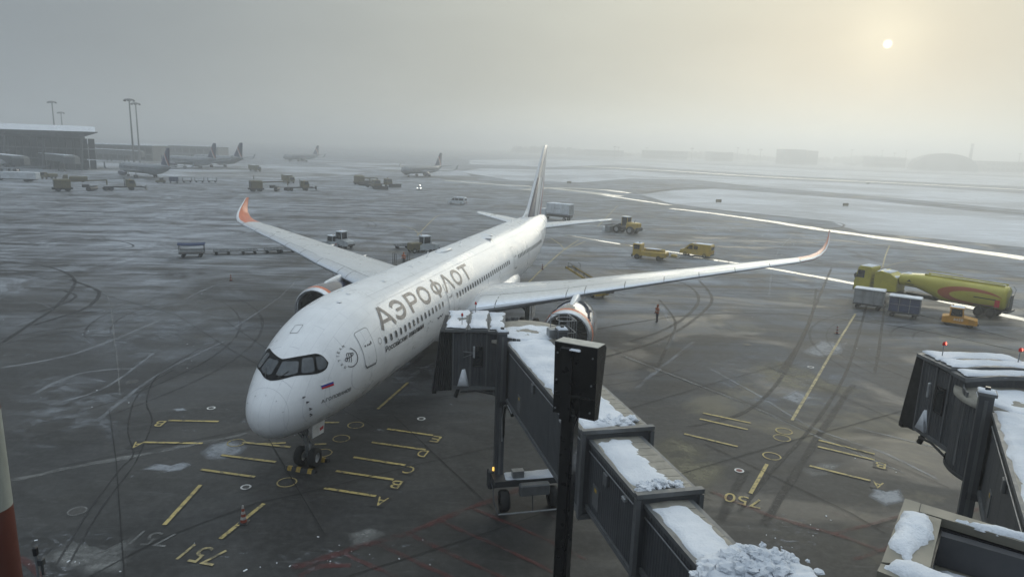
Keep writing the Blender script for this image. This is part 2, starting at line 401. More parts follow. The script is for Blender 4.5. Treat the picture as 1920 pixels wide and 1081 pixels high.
# tyre tracks
for px, w in [([(105, 1060), (165, 960), (225, 880), (250, 850), (240, 800), (262, 735), (330, 690)], .12), ([(128, 1060), (185, 960), (245, 880), (262, 850), (285, 790), (275, 750), (300, 700), (380, 650)], .12),
              ([(60, 610), (120, 592), (165, 575), (186, 552), (175, 540), (130, 524)], .5), ([(70, 585), (110, 573), (138, 560), (140, 552), (120, 545)], .4), ([(0, 645), (60, 605), (110, 570), (140, 525), (90, 500), (0, 490)], .45),
              ([(0, 476), (200, 470), (480, 466), (640, 468)], .35), ([(0, 500), (250, 497), (560, 492)], .25), ([(0, 512), (250, 506), (580, 500)], .25), ([(0, 520), (300, 514), (600, 506)], .25),
              ([(1180, 640), (1240, 620), (1290, 590), (1310, 560), (1290, 535), (1240, 520)], .45), ([(1130, 670), (1230, 640), (1300, 600), (1335, 560), (1310, 525)], .45),
              ([(1385, 960), (1450, 880), (1530, 790), (1590, 690), (1620, 590), (1640, 520)], .3), ([(1290, 800), (1400, 770), (1470, 700), (1520, 600), (1530, 540)], .35),
              ([(1350, 975), (1385, 905), (1400, 880)], .6), ([(1430, 985), (1490, 890), (1545, 800), (1600, 720)], .5), ([(1460, 700), (1500, 640), (1530, 570), (1560, 500)], .4), ([(1640, 700), (1650, 640), (1660, 560)], .3),
              ([(1225, 700), (1255, 640), (1265, 600), (1235, 560)], .35), ([(700, 700), (760, 690), (800, 660)], .4), ([(1000, 560), (1120, 545), (1300, 520), (1500, 530), (1700, 560)], .4), ([(1100, 620), (1300, 590), (1500, 590), (1700, 615), (1920, 660)], .4),
              ([(1240, 500), (1400, 520), (1600, 560), (1920, 640)], .35), ([(1300, 440), (1450, 450), (1600, 470), (1920, 520)], .6), ([(1250, 410), (1400, 425), (1560, 445), (1700, 470)], .5), ([(60, 460), (140, 450), (220, 452), (250, 462), (200, 470)], .4)]:
    ribbon('tyre_track', px, w, M_TRACK, 'track', True, None, .2)
rt_ = random.Random(11)
for k in range(46):      # turning tracks of tugs, ploughs and buses
    cx, cy = rt_.uniform(-55, 55), rt_.uniform(48, 135); a0 = rt_.uniform(0, 6.28); sw = rt_.uniform(.6, 2.4); rad = rt_.uniform(7, 30); gau = rt_.choice((1.5, 1.9, 2.3))
    for dr in (0, gau):
        pts = [Vector((cx + (rad + dr) * cos(a0 + sw * i / 14), cy + (rad + dr) * sin(a0 + sw * i / 14))) for i in range(15)]
        z = layer('track'); V = []; w_ = rt_.uniform(.16, .34)
        for i, p in enumerate(pts):
            n_ = (p - Vector((cx, cy))).normalized()
            for q in (w_ / 2, w_ / 4, -w_ / 4, -w_ / 2): V.append((p.x + n_.x * q, p.y + n_.y * q, z))
        set_fade(MB().add(V, [(4 * i + j, 4 * i + j + 1, 4 * i + j + 5, 4 * i + j + 4) for i in range(14) for j in range(3)]).build('tyre_track', M_TRACK if k % 4 else M_TRACKL, ground, fix=False), [e * min(1, min(i, 14 - i) / 4) * .5 for i in range(15) for e in (0, 1, 1, 0)])
for px, w in [([(1250, 655), (1262, 620), (1240, 575)], .5), ([(1190, 730), (1250, 680), (1300, 640)], .4), ([(1160, 380), (1260, 400), (1330, 440)], .5), ([(1440, 560), (1460, 470), (1500, 430)], .25), ([(60, 740), (150, 700), (260, 690)], .5), ([(0, 690), (150, 660), (300, 600)], .5),
              ([(90, 760), (200, 725), (290, 660)], .3), ([(180, 790), (300, 700), (420, 640)], .35), ([(430, 620), (520, 560), (560, 520)], .3), ([(350, 560), (420, 530), (520, 520)], .5), ([(1600, 800), (1720, 830), (1830, 855)], .25), ([(1330, 690), (1420, 740), (1520, 800), (1660, 850), (1760, 900)], .3)]:
    ribbon('snow_track', px, w, M_TRACKL, 'track', True, None, .35)
# frozen puddles, silt and scuffs
for px, m in [([(370, 850), (392, 832), (440, 822), (470, 834), (455, 850), (420, 862), (385, 862)], M_ICE), ([(262, 880), (290, 868), (320, 872), (345, 865), (362, 868), (345, 878), (308, 884)], M_ICE), ([(305, 886), (325, 872), (345, 866), (362, 870), (340, 882)], M_ICE), ([(320, 766), (345, 764), (352, 769), (330, 771)], M_ICE),
              ([(1395, 690), (1450, 672), (1520, 690), (1560, 720), (1640, 735), (1600, 742), (1500, 735), (1430, 720)], M_SILT), ([(1210, 850), (1250, 800), (1330, 840), (1370, 880), (1340, 930), (1300, 960), (1240, 910)], M_SILT), ([(1500, 660), (1540, 636), (1590, 642), (1580, 664), (1530, 672)], M_ICE), ([(1460, 745), (1490, 730), (1530, 745), (1500, 760)], M_ICE),
              ([(1640, 905), (1660, 920), (1690, 915), (1700, 940), (1660, 950), (1625, 930)], M_ICE), ([(1500, 880), (1540, 865), (1580, 870), (1560, 890), (1520, 895)], M_SCUFF), ([(800, 700), (850, 660), (880, 640), (860, 690), (820, 720)], M_ICE), ([(650, 1000), (700, 985), (730, 1000), (690, 1020), (655, 1025)], M_SCUFF), ([(210, 1030), (260, 1000), (235, 1075), (160, 1080), (60, 1050), (130, 1010)], M_SCUFF), ([(30, 960), (110, 985), (235, 1000), (240, 1110), (0, 1110), (0, 990)], M_RUTS), ([(520, 1030), (640, 1015), (700, 1040), (720, 1100), (480, 1110)], M_RUTS), ([(1430, 975), (1500, 950), (1540, 990), (1560, 1040), (1500, 1060), (1440, 1020)], M_RUTS), ([(120, 560), (330, 540), (520, 600), (420, 690), (250, 700), (90, 650)], M_DUST), ([(30, 700), (200, 690), (300, 740), (230, 830), (60, 860), (0, 800)], M_DUST), ([(1250, 700), (1420, 640), (1640, 690), (1600, 800), (1400, 790)], M_DUST), ([(700, 640), (800, 690), (860, 660), (830, 730), (740, 760)], M_DUST)]:
    sheet('ground_patch', px, m, 'patch', .10, 8)
# slush crumbs pushed up by the ploughs
mb = MB()
for cx, cy, n, spx, spy in [(1300, 428, 26, 55, 4), (1500, 450, 20, 60, 5), (1480, 600, 14, 80, 20), (1630, 650, 10, 40, 10), (190, 600, 24, 90, 30), (420, 580, 22, 90, 40), (160, 745, 18, 80, 22), (560, 1040, 50, 90, 22), (780, 1035, 18, 60, 25), (1480, 1000, 50, 50, 35), (1600, 880, 10, 60, 30), (1240, 640, 8, 40, 30), (1070, 480, 8, 40, 20), (330, 690, 16, 70, 30), (90, 1040, 30, 70, 30), (1560, 480, 14, 120, 14)]:
    for _ in range(n // 4):
        p = G(random.gauss(cx, spx * .9), random.gauss(cy, spy * .8)); s = random.uniform(.015, .06) * (1 if cy > 560 else 3); a = random.uniform(0, 3)
        mb.box((p.x, p.y, s * .18), (s * random.uniform(1, 3), s, s * .36), a)
mb.build('slush_crumbs', M_SNOW, ground)['kind'] = 'stuff'

# ---- painted markings (each bar, ring and character is its own piece of the apron)
for a, b in [((316, 788), (410, 790)), ((270, 829), (380, 831)), ((455, 829), (545, 838)), ((490, 832), (536, 830)), ((415, 853), (517, 866)), ((377, 880), (478, 894)), ((376, 909), (308, 984)), ((495, 944), (413, 1010)),
             ((726, 804), (812, 816)), ((697, 829), (798, 843)), ((663, 857), (760, 872)), ((630, 883), (738, 899)), ((608, 915), (705, 930)), ((708, 767), (765, 717)), ((600, 792), (636, 792)), ((590, 833), (612, 832)),
             ((1438, 870), (1407, 925)), ((1318, 774), (1408, 793)), ((1312, 785), (1402, 805)), ((1283, 813), (1383, 837)), ((1535, 825), (1640, 851)), ((1533, 837), (1640, 862)), ((1518, 873), (1632, 901))]:
    ribbon('painted_bar_backing', [a, b], .30, M_BLKP, 'track', False); ribbon('painted_bar', [a, b], .19 if b[1] < 1000 and a[0] < 600 or True else .2, M_YEL, 'mark', False)
for px, w, m in [([(1604, 588), (1560, 660), (1528, 715), (1500, 762), (1485, 788)], .20, M_YELW), ([(960, 562), (1017, 504), (1058, 468), (1085, 450)], .22, M_YELW), ([(1058, 468), (1050, 458), (1033, 447)], .18, M_YELW), ([(1058, 468), (1080, 460), (1098, 452)], .18, M_YELW), ([(782, 442), (805, 418), (822, 404), (850, 400)], .2, M_YELW), ([(785, 440), (775, 430), (740, 420), (690, 413)], .18, M_YELW),
                 ([(1655, 500), (1660, 480), (1668, 460)], .2, M_YELW), ([(1120, 425), (1140, 405), (1158, 385)], .2, M_YELW), ([(1640, 506), (1690, 492), (1760, 485)], .15, M_YELW)]:
    ribbon('taxi_guide_line', px, w, m, 'mark')
def ring(px, py, r, w, m, name='painted_ring', fill=None):
    c = G(px, py); z = layer('mark'); mb = MB(); n = 28
    vs = [(c.x + rr * cos(2 * pi * i / n), c.y + rr * sin(2 * pi * i / n), z) for rr in (r - w, r) for i in range(n)]
    mb.add(vs, [(i, (i + 1) % n, n + (i + 1) % n, n + i) for i in range(n)])
    o = set_fade(mb.build(name, m, ground, fix=False))
    if fill:
        MB().add([(c.x + (r - w) * cos(2 * pi * i / n), c.y + (r - w) * sin(2 * pi * i / n), z - .003) for i in range(n)], [tuple(range(n))]).build('hydrant_lid', fill, ground, fix=False)
    return o
for x, y in [(667, 797), (640, 822), (606, 849), (538, 904), (443, 830)]: ring(x, y, .50, .07, M_YEL)
for x, y in [(1470, 808), (1466, 821), (1447, 855)]: ring(x, y, .52, .08, M_YEL)
M_LID = mat('cast_iron_lid', (.05, .048, .045), .6); M_LIDR = mat('red_lid', (.16, .035, .035), .6)
for x, y, f in [(461, 913, M_LID), (790, 785, M_LID), (396, 765, M_LID), (1386, 882, M_LIDR), (1520, 688, M_LID)]: ring(x, y, .26, .09, M_WHT, 'hydrant_pit_ring', f)
for x, y in [(1222, 695), (249, 716), (145, 958), (1400, 646)]: ring(x, y, .40, .06, M_SCUFF, 'manhole_ring', M_LID)

def text_mesh(s, size=1.0, bold=0.0):
    c = bpy.data.curves.new('t', 'FONT'); c.body = s; c.size = size; c.resolution_u = 3; c.offset = bold; c.fill_mode = 'FRONT'
    o = bpy.data.objects.new('t', c); COL.objects.link(o)
    me = bpy.data.meshes.new_from_object(o.evaluated_get(bpy.context.evaluated_depsgraph_get()))
    bpy.data.objects.remove(o); bpy.data.curves.remove(c)
    return me
def fit_text(s, w, h, bold=0.0):
    me = text_mesh(s, 1.0, bold); xs = [v.co.x for v in me.vertices]; ys = [v.co.y for v in me.vertices]
    x0, x1, y0, y1 = min(xs), max(xs), min(ys), max(ys)
    vs = [((v.co.x - x0) / (x1 - x0) * w, (v.co.y - y0) / (y1 - y0) * h) for v in me.vertices]; fs = [tuple(p.vertices) for p in me.polygons]
    bpy.data.meshes.remove(me); return vs, fs
def ground_char(ch, px, py, bar, w=.52, h=.80, m=M_YEL, back=True):
    """character painted on the apron, to be read from the aircraft's side (upside down from the terminal)"""
    a, b = G(*bar[0]), G(*bar[1]); u = Vector((a.x - b.x, a.y - b.y)).normalized()
    if bar[0][0] > bar[1][0]: u = -u
    v = Vector((-u.y, u.x))
    if v.y > 0: v = -v
    c = Vector(G(px, py)[:2]); z = layer('mark')
    vs, fs = fit_text(ch, w, h)
    pts = [c + u * (p[0] - w / 2) + v * (p[1] - h / 2) for p in vs]
    o = MB().add([(p.x, p.y, z) for p in pts], fs).build('painted_character', m, ground, fix=False); set_fade(o)
    if back:
        k = .1; q = [c + u * (i * (w / 2 + k)) + v * (j * (h / 2 + k)) for i, j in ((-1, -1), (1, -1), (1, 1), (-1, 1))]; z2 = layer('track')
        MB().add([(p.x, p.y, z2) for p in q], [(0, 1, 2, 3)]).build('character_backing', M_BLKP, ground, fix=False)
    return o
for ch, x, y, bar in [('E', 817, 823, ((726, 804), (812, 816))), ('D', 792, 850, ((697, 829), (798, 843))), ('C', 767, 881, ((663, 857), (760, 872))), ('B', 742, 908, ((630, 883), (738, 899))), ('A', 714, 940, ((608, 915), (705, 930))),
                      ('B', 299, 794, ((316, 788), (410, 790))), ('A', 256, 834, ((270, 829), (380, 831))), ('A', 1646, 909, ((1518, 873), (1632, 901))), ('B', 1651, 872, ((1533, 837), (1640, 862))), ('H', 1656, 861, ((1535, 825), (1640, 851)))]:
    if ch == 'H': continue
    ground_char(ch, x, y, bar)
ground_char('750', 1392, 938, ((1330, 925), (1440, 950)), 1.75, .95, M_YEL, False)
ground_char('751', 380, 1040, ((340, 1030), (420, 1045)), 1.7, 1.1, M_YELW, False)
ground_char('751', 288, 1010, ((250, 1005), (330, 1012)), 1.6, 1.0, M_SCUFF, False)

# dark sealed joints between the concrete bays
for px in [[(205, 768), (218, 866), (233, 1081)], [(120, 873), (467, 805), (640, 775), (905, 732)], [(40, 1150), (300, 1010), (480, 943), (563, 926), (786, 870), (935, 836)], [(502, 820), (563, 925), (611, 1005)], [(739, 780), (825, 861), (925, 955)],
           [(560, 1110), (669, 1075), (900, 1003), (1010, 965)], [(1175, 925), (1280, 887), (1496, 823), (1585, 800), (1720, 762)], [(1150, 655), (1385, 748), (1518, 806), (1700, 880), (1780, 915)], [(1165, 668), (1385, 752), (1518, 810), (1690, 882)], [(1390, 668), (1560, 735), (1700, 797)], [(1322, 832), (1385, 862), (1592, 960), (1660, 1000)],
           [(0, 500), (330, 590), (440, 660), (700, 800)], [(1015, 905), (1130, 985), (1190, 1030)], [(420, 600), (620, 735)], [(1150, 775), (1350, 715), (1480, 680)], [(1125, 800), (1060, 690)], [(1640, 985), (1745, 955)], [(950, 800), (1060, 770)]]:
    ribbon('bay_joint', px, .045, M_JOINT, 'joint', False)
for px, w in [([(19, 900), (158, 872), (300, 846), (400, 826), (470, 812)], .5), ([(1155, 662), (1385, 752), (1518, 812), (1700, 888)], .35), ([(60, 560), (190, 545), (215, 640), (225, 740)], .10), ([(1660, 815), (1760, 840), (1860, 868)], .25)]:
    ribbon('joint_scuff', px, w, M_SCUFF, 'track', True, None, .5)
# faded red hatching of the no-parking area under the bridge
for px, w in [([(545, 1066), (640, 1035), (760, 1000), (900, 945), (1010, 905), (1120, 860)], .45), ([(640, 1035), (740, 1081), (800, 1110)], .28), ([(700, 1015), (850, 1085), (900, 1110)], .28), ([(760, 998), (920, 1072), (980, 1100)], .28), ([(820, 975), (960, 1035), (1040, 1075)], .28), ([(880, 950), (1010, 1005), (1100, 1050)], .28), ([(940, 930), (1060, 978)], .28),
              ([(1330, 920), (1440, 965), (1560, 1000), (1650, 1030), (1760, 1060)], .35), ([(1560, 1002), (1660, 975), (1745, 955)], .25), ([(1600, 1050), (1680, 1020), (1730, 1000)], .25), ([(1560, 960), (1700, 1000)], .2), ([(1760, 975), (1850, 950), (1920, 935)], .3), ([(80, 1081), (40, 1050), (0, 1040)], .4), ([(560, 1081), (600, 1062), (660, 1060)], .4)]:
    ribbon('red_hatching', px, w, M_RED, 'mark', True, None, .4)
# ------------------------------------------------------------------ the big airliner on the stand
SEC = [(0.3, 4.1, 4.0, 0.038, 4.05), (0.358, 4.437, 3.68, 0.346, 4.06), (0.493, 4.75, 3.42, 0.634, 4.08), (0.735, 5.077, 3.16, 0.924, 4.13), (1.073, 5.42, 2.94, 1.186, 4.2), (1.557, 5.83, 2.78, 1.469, 4.3), (2.137, 6.25, 2.68, 1.745, 4.43), (2.813, 6.71, 2.61, 2.004, 4.58), (3.587, 7.16, 2.56, 2.247, 4.76), (4.553, 7.61, 2.51, 2.494, 4.96), (5.713, 8.01, 2.48, 2.717, 5.16), (7.067, 8.33, 2.46, 2.866, 5.33), (9, 8.49, 2.44, 2.96, 5.46), (11.5, 8.53, 2.44, 2.98, 5.48), (44, 8.53, 2.44, 2.98, 5.48), (47, 8.53, 2.58, 2.95, 5.53), (50, 8.53, 2.93, 2.82, 5.68), (53, 8.51, 3.46, 2.58, 5.93), (56, 8.46, 4.08, 2.22, 6.23), (59, 8.36, 4.73, 1.78, 6.53), (62, 8.2, 5.38, 1.28, 6.78), (64.5, 7.96, 5.93, 0.82, 6.95), (66.2, 7.63, 6.33, 0.45, 6.98), (66.8, 7.28, 6.58, 0.22, 6.96)]
def pchip(xs, ys):
    n = len(xs); h = [xs[i + 1] - xs[i] for i in range(n - 1)]; d = [(ys[i + 1] - ys[i]) / h[i] for i in range(n - 1)]
    m = [d[0]] + [0 if d[i - 1] * d[i] <= 0 else 3 * (h[i - 1] + h[i]) / ((2 * h[i] + h[i - 1]) / d[i - 1] + (h[i] + 2 * h[i - 1]) / d[i]) for i in range(1, n - 1)] + [d[-1]]
    def f(x):
        if x <= xs[0]: return ys[0]
        if x >= xs[-1]: return ys[-1]
        i = 0
        while xs[i + 1] < x: i += 1
        t = (x - xs[i]) / h[i]; a, b = ys[i], ys[i + 1]
        return (2 * t ** 3 - 3 * t * t + 1) * a + (t ** 3 - 2 * t * t + t) * h[i] * m[i] + (-2 * t ** 3 + 3 * t * t) * b + (t ** 3 - t * t) * h[i] * m[i + 1]
    return f
_S = [[r_[k] for r_ in SEC] for k in range(5)]
fT, fB, fW, fZ = (pchip(_S[0], _S[k]) for k in (1, 2, 3, 4))
def surf(s, th, off=0.0):
    """point of the fuselage skin; th 0 = port side, 90 deg = crown (aircraft x aft, y to starboard)"""
    w, zw = fW(s), fZ(s); h = (fT(s) - zw) if sin(th) > 0 else (zw - fB(s))
    n = Vector((0, -cos(th) / w, sin(th) / h)).normalized()
    return Vector((s, -w * cos(th), zw + h * sin(th))) + n * off
def th_of(s, z): 
    h = fT(s) - fZ(s) if z > fZ(s) else fZ(s) - fB(s)
    return math.asin(max(-1, min(1, (z - fZ(s)) / h)))
def inside(s, y, z):
    if s <= SEC[0][0] or s >= 66.8: return False
    zw = fZ(s); h = fT(s) - zw if z > zw else zw - fB(s)
    return (y / fW(s)) ** 2 + ((z - zw) / h) ** 2 < 1
def nose_pt(phi, z, off=0.0):
    """skin point at compass angle phi (0 = dead ahead, + = port) round a vertical axis in the cockpit"""
    lo, hi = 0.0, 4.5
    for _ in range(26):
        m = (lo + hi) / 2
        if inside(4.6 - m * cos(phi), m * sin(phi), z): lo = m
        else: hi = m
    r_ = lo + off
    return Vector((4.6 - r_ * cos(phi), -r_ * sin(phi), z + off * .6))

def skin_mat(name, col, panel=True):
    t = NT(name); o = t.obj(); n = t.noise(o, .7, 4); f = t.noise(t.map(o, (.25, 1, 1)), 2.4, 4)
    c = t.mix(t.ramp(n, .3, .7), tuple(v * .93 for v in col), tuple(v * 1.03 for v in col))
    c = t.mix(t.ramp(f, .55, .8, 0, .10), c, (.35, .34, .32))
    if panel:
        w = t.n('ShaderNodeTexBrick'); t.put(w.inputs['Vector'], t.map(o, (.16, .5, .5))); w.inputs['Scale'].default_value = 1; w.inputs['Mortar Size'].default_value = .003; w.inputs['Color1'].default_value = (1, 1, 1, 1); w.inputs['Color2'].default_value = (.985, .985, .985, 1); w.inputs['Mortar'].default_value = (.78, .78, .80, 1)
        c = t.mix(1.0, c, w.outputs['Color'], 'MULTIPLY')
    return t.fin(c, t.ramp(n, .3, .7, .26, .38), spec=.5, coat=.25)
M_WHITE = skin_mat('white_aircraft_paint', (.79, .80, .815))
M_WING = skin_mat('light_grey_wing_paint', (.56, .575, .59), False)
M_SLAT = mat('polished_slat_metal', (.60, .63, .68), .32, .85, .05)
M_ORANGE = mat('orange_red_paint', (.60, .13, .045), .35, 0, .08, coat=.3)
M_NAVY = mat('navy_blue_paint', (.018, .022, .055), .14, 0, .1, coat=1.0)
M_SILVER = mat('silver_paint', (.42, .43, .44), .28, .5, .06, coat=.4)
M_LIP = mat('engine_lip_metal', (.62, .63, .65), .22, .9, .05)
M_TITLE = mat('grey_title_paint', (.095, .092, .10), .35, .2, .1)
M_BLACK = mat('black_paint', (.012, .012, .014), .35)
M_RUBBER = mat('tyre_rubber', (.016, .016, .017), .8, 0, .2, 6)
M_RIM = mat('grey_rim', (.45, .46, .47), .4, .4)
M_STEEL = mat('grey_steel', (.26, .27, .28), .45, .5, .15)
M_DSTEEL = mat('dark_steel', (.055, .058, .062), .5, .3, .2)
M_GLASS = mat('dark_glass', (.012, .016, .020), .06, 0, .1, spec=.6)
M_PANE = mat('cockpit_glass', (.034, .042, .050), .04, 0, .3, 2, spec=.7)  # lightened blue-grey base stands in for sky reflected in the panes
M_LINE = mat('panel_gap', (.045, .046, .05), .6)
M_BLUE = mat('flag_blue', (.02, .05, .30), .4); M_FRED = mat('flag_red', (.50, .02, .03), .4); M_FWHITE = mat('flag_white', (.78, .78, .78), .4)
M_YELG = mat('yellow_gse_paint', (.52, .33, .03), .4, 0, .12, dirt=.35)

YAW = R(13.615); NOSE = Vector((-11.519, 28.754, 0))
jet = empty('airliner', NOSE, pi / 2 - YAW)
tag(jet, 'large white twin-engine airliner with grey titles parked nose towards the terminal', 'airplane')
ss = [.3, .315, .34] + [.36 + .06 * i for i in range(40)] + [2.8 + .2 * i for i in range(40)] + [10.8 + 1.5 * i for i in range(22)] + [43.6 + .8 * i for i in range(29)] + [66.4, 66.8]
NA = 72
mb = MB(); mb.loft([[surf(s, 2 * pi * k / NA - pi / 2) for k in range(NA)] for s in ss], True, True, 0, True)
body = mb.build('fuselage', M_WHITE, jet)
MB().lathe([(.20, 66.8), (.17, 67.05), (.0, 67.06)], (0, 0, 6.93), 'X', 16).build('exhaust_cone', M_STEEL, body)

def decal(vs, fs, m, name, parent, f, cut=.12, off=.02):
    """lay a flat outline (u,v) on the skin; f maps (u,v) to the skin"""
    b = bmesh.new(); V = [b.verts.new((p[0], p[1], 0)) for p in vs]; b.verts.ensure_lookup_table()
    for q in fs:
        try: b.faces.new([V[i] for i in q])
        except ValueError: pass
    for ax in (0, 1):
        c = [p[ax] for p in vs]; lo, hi = min(c), max(c); st = cut if ax else cut * 2.5; k = lo + st
        while k < hi:
            no = (1, 0, 0) if ax == 0 else (0, 1, 0); bmesh.ops.bisect_plane(b, geom=b.verts[:] + b.edges[:] + b.faces[:], plane_co=(k, k, 0), plane_no=no); k += st
    mb = MB(); b.verts.index_update(); mb.add([f(v.co.x, v.co.y, off) for v in b.verts], [[v.index for v in q.verts] for q in b.faces], 0, True)
    b.free(); return mb.build(name, m, parent)
def fl(s0, z0, scale=1.0):
    """(u along the fuselage, v up the skin) measured from a point on the port side"""
    def f(u, v, off):
        s = s0 + u; th = th_of(s, z0) + v / 3.0
        return surf(s, th, off)
    return f
def outline(pts, w):
    """closed band of width w round a polygon (u,v), inwards"""
    n = len(pts); cx = sum(p[0] for p in pts) / n; cy = sum(p[1] for p in pts) / n; inn = []
    for x, y in pts:
        d = hypot(x - cx, y - cy); inn.append((x - (x - cx) / d * w, y - (y - cy) / d * w))
    return list(pts) + inn, [(i, (i + 1) % n, n + (i + 1) % n, n + i) for i in range(n)]
def rrect(w, h, r_, n=5):
    out = []
    for cx, cy, a0 in ((w - r_, h - r_, 0), (r_, h - r_, 90), (r_, r_, 180), (w - r_, r_, 270)):
        out += [(cx + r_ * cos(R(a0 + 90 * k / n)), cy + r_ * sin(R(a0 + 90 * k / n))) for k in range(n + 1)]
    return out
# titles
def ell(cx, cy, rx, ry, a0=0, a1=360, n=26): return [(cx + rx * cos(R(a0 + (a1 - a0) * i / n)), cy + ry * sin(R(a0 + (a1 - a0) * i / n))) for i in range(n + 1)]
H_, K_ = 1.28, .25
LET = [(7.95, [([(.13, 0), (.88, H_)], K_), ([(.92, H_), (1.80, 0)], K_), ([(.42, .40), (1.42, .40)], .2)]),
       (10.02, [(ell(.70, H_ / 2, .76, .52, 145, -145), K_), ([(.45, H_ / 2), (1.36, H_ / 2)], .19)]),
       (12.2, [([(.16, 0), (.16, H_)], .30), ([(.30, H_ - .11), (.95, H_ - .11)] + ell(.95, H_ - .42, .40, .31, 90, -90, 14) + [(.30, H_ - .73)], .21)]),
       (14.05, [(ell(.85, H_ / 2, .72, .52), K_)]), (16.35, [(ell(.86, H_ / 2 + .02, .72, .36), .21), ([(.86, -.06), (.86, H_ + .08)], .28)]),
       (18.35, [([(.12, 0), (.92, H_)], K_), ([(.96, H_), (1.80, 0)], K_)]), (20.62, [(ell(.85, H_ / 2, .72, .52), K_)]), (22.6, [([(0, H_ - .11), (1.95, H_ - .11)], .23), ([(.97, 0), (.97, H_ - .2)], .30)])]
def stroke(pts, w):
    vs = []; fs = []; cl_ = hypot(pts[0][0] - pts[-1][0], pts[0][1] - pts[-1][1]) < 1e-6 and len(pts) > 4
    for i, (x, y) in enumerate(pts):
        a, b = pts[max(i - 1, 0)], pts[min(i + 1, len(pts) - 1)]
        if cl_ and i in (0, len(pts) - 1): a, b = pts[-2], pts[1]
        d = hypot(b[0] - a[0], b[1] - a[1]) or 1; nx, ny = -(b[1] - a[1]) / d, (b[0] - a[0]) / d
        vs += [(x + nx * w / 2, y + ny * w / 2), (x - nx * w / 2, y - ny * w / 2)]
        if i: fs.append((2 * i - 2, 2 * i - 1, 2 * i + 1, 2 * i))
    return vs, fs
for s0, sts in LET:
    lo_ = None
    for k, (pts, w) in enumerate(sts):
        vs, fs = stroke(pts, w); o = decal(vs, fs, M_TITLE, 'title_letter' if lo_ is None else 'letter_stroke', lo_ or body, fl(s0, 6.70), .12, .018 + .004 * k); lo_ = lo_ or o
vs, fs = fit_text('Российские', 2.95, .34, .012); decal(vs, fs, M_BLACK, 'subtitle_word', body, fl(7.86, 5.52), .1)
vs, fs = fit_text('авиалинии', 2.42, .27, .012); decal(vs, fs, M_BLACK, 'subtitle_word', body, fl(10.98, 5.52), .1)
vs, fs = fit_text('А.ГОЛОВАНОВ', 2.02, .26, .014); decal(vs, fs, M_BLACK, 'name_lettering', body, fl(2.58, 4.40), .1)
# flag of three bands
for k, m in ((0, M_FRED), (1, M_BLUE), (2, M_FWHITE)):
    decal([(0, k * .125), (.70, k * .125), (.70, k * .125 + .125), (0, k * .125 + .125)], [(0, 1, 2, 3)], m, 'flag_band', body, fl(2.70, 5.07), .06)
# alliance roundel: open circle, flowing ribbon mark and letters round the left
def stroke(pts, w):
    vs = []; fs = []
    for i, (x, y) in enumerate(pts):
        a, b = pts[max(i - 1, 0)], pts[min(i + 1, len(pts) - 1)]; d = hypot(b[0] - a[0], b[1] - a[1]) or 1; nx, ny = -(b[1] - a[1]) / d, (b[0] - a[0]) / d
        vs += [(x + nx * w / 2, y + ny * w / 2), (x - nx * w / 2, y - ny * w / 2)]
        if i: fs.append((2 * i - 2, 2 * i - 1, 2 * i + 1, 2 * i))
    return vs, fs
rf = fl(4.78, 6.10)
vs, fs = stroke([(.52 * cos(R(a)), .55 * sin(R(a))) for a in range(62, -125, -6)], .045); decal(vs, fs, M_BLACK, 'roundel_arc', body, rf, .3)
for k in range(3):
    dx = -.13 + .13 * k
    vs, fs = stroke([(dx + .15, .24 - .03 * k), (dx + .06, .27 - .03 * k), (dx, .18), (dx - .03, .02), (dx - .08, -.14 - .03 * k), (dx - .16, -.19 - .05 * k)], .04); decal(vs, fs, M_BLACK, 'roundel_ribbon', body, rf, .3)
vs, fs = stroke([(-.13, -.02), (-.26, .02), (-.34, -.08), (-.30, -.17), (-.22, -.13), (-.13, -.02), (.1, .02), (.22, .05), (.32, .13), (.30, .20), (.22, .16), (.13, .04)], .04); decal(vs, fs, M_BLACK, 'roundel_loop', body, rf, .3)
for i, ch in enumerate('SKYTEAM'):
    a = R(222 - i * 21.5); vs, fs = fit_text(ch, .12, .15); ca, sa = cos(a - pi / 2), sin(a - pi / 2); cx, cy = .66 * cos(a), .70 * sin(a)
    decal([(cx + (p[0] - .06) * ca - (p[1] - .07) * sa, cy + (p[0] - .06) * sa + (p[1] - .07) * ca) for p in vs], fs, M_BLACK, 'roundel_letter', body, rf, .3)
# small winged emblem and service marks below the windows
vs, fs = stroke([(0, .1), (.25, .0), (.5, .12), (.75, .02), (1.0, .14)], .09); decal(vs, fs, M_NAVY, 'winged_emblem', body, fl(15.9, 5.45), .2)
for u, z in ((14.2, 5.55), (14.5, 5.62), (14.8, 5.5), (14.1, 5.3)): decal([(0, 0), (.1, 0), (.1, .06), (0, .06)], [(0, 1, 2, 3)], M_BLACK, 'service_mark', body, fl(u, z), .2)
vs, fs = outline([(.18 * cos(2 * pi * i / 20), .18 * sin(2 * pi * i / 20)) for i in range(20)], .03); decal(vs, fs, M_STEEL, 'service_ring', body, fl(7.45, 6.28), .2)
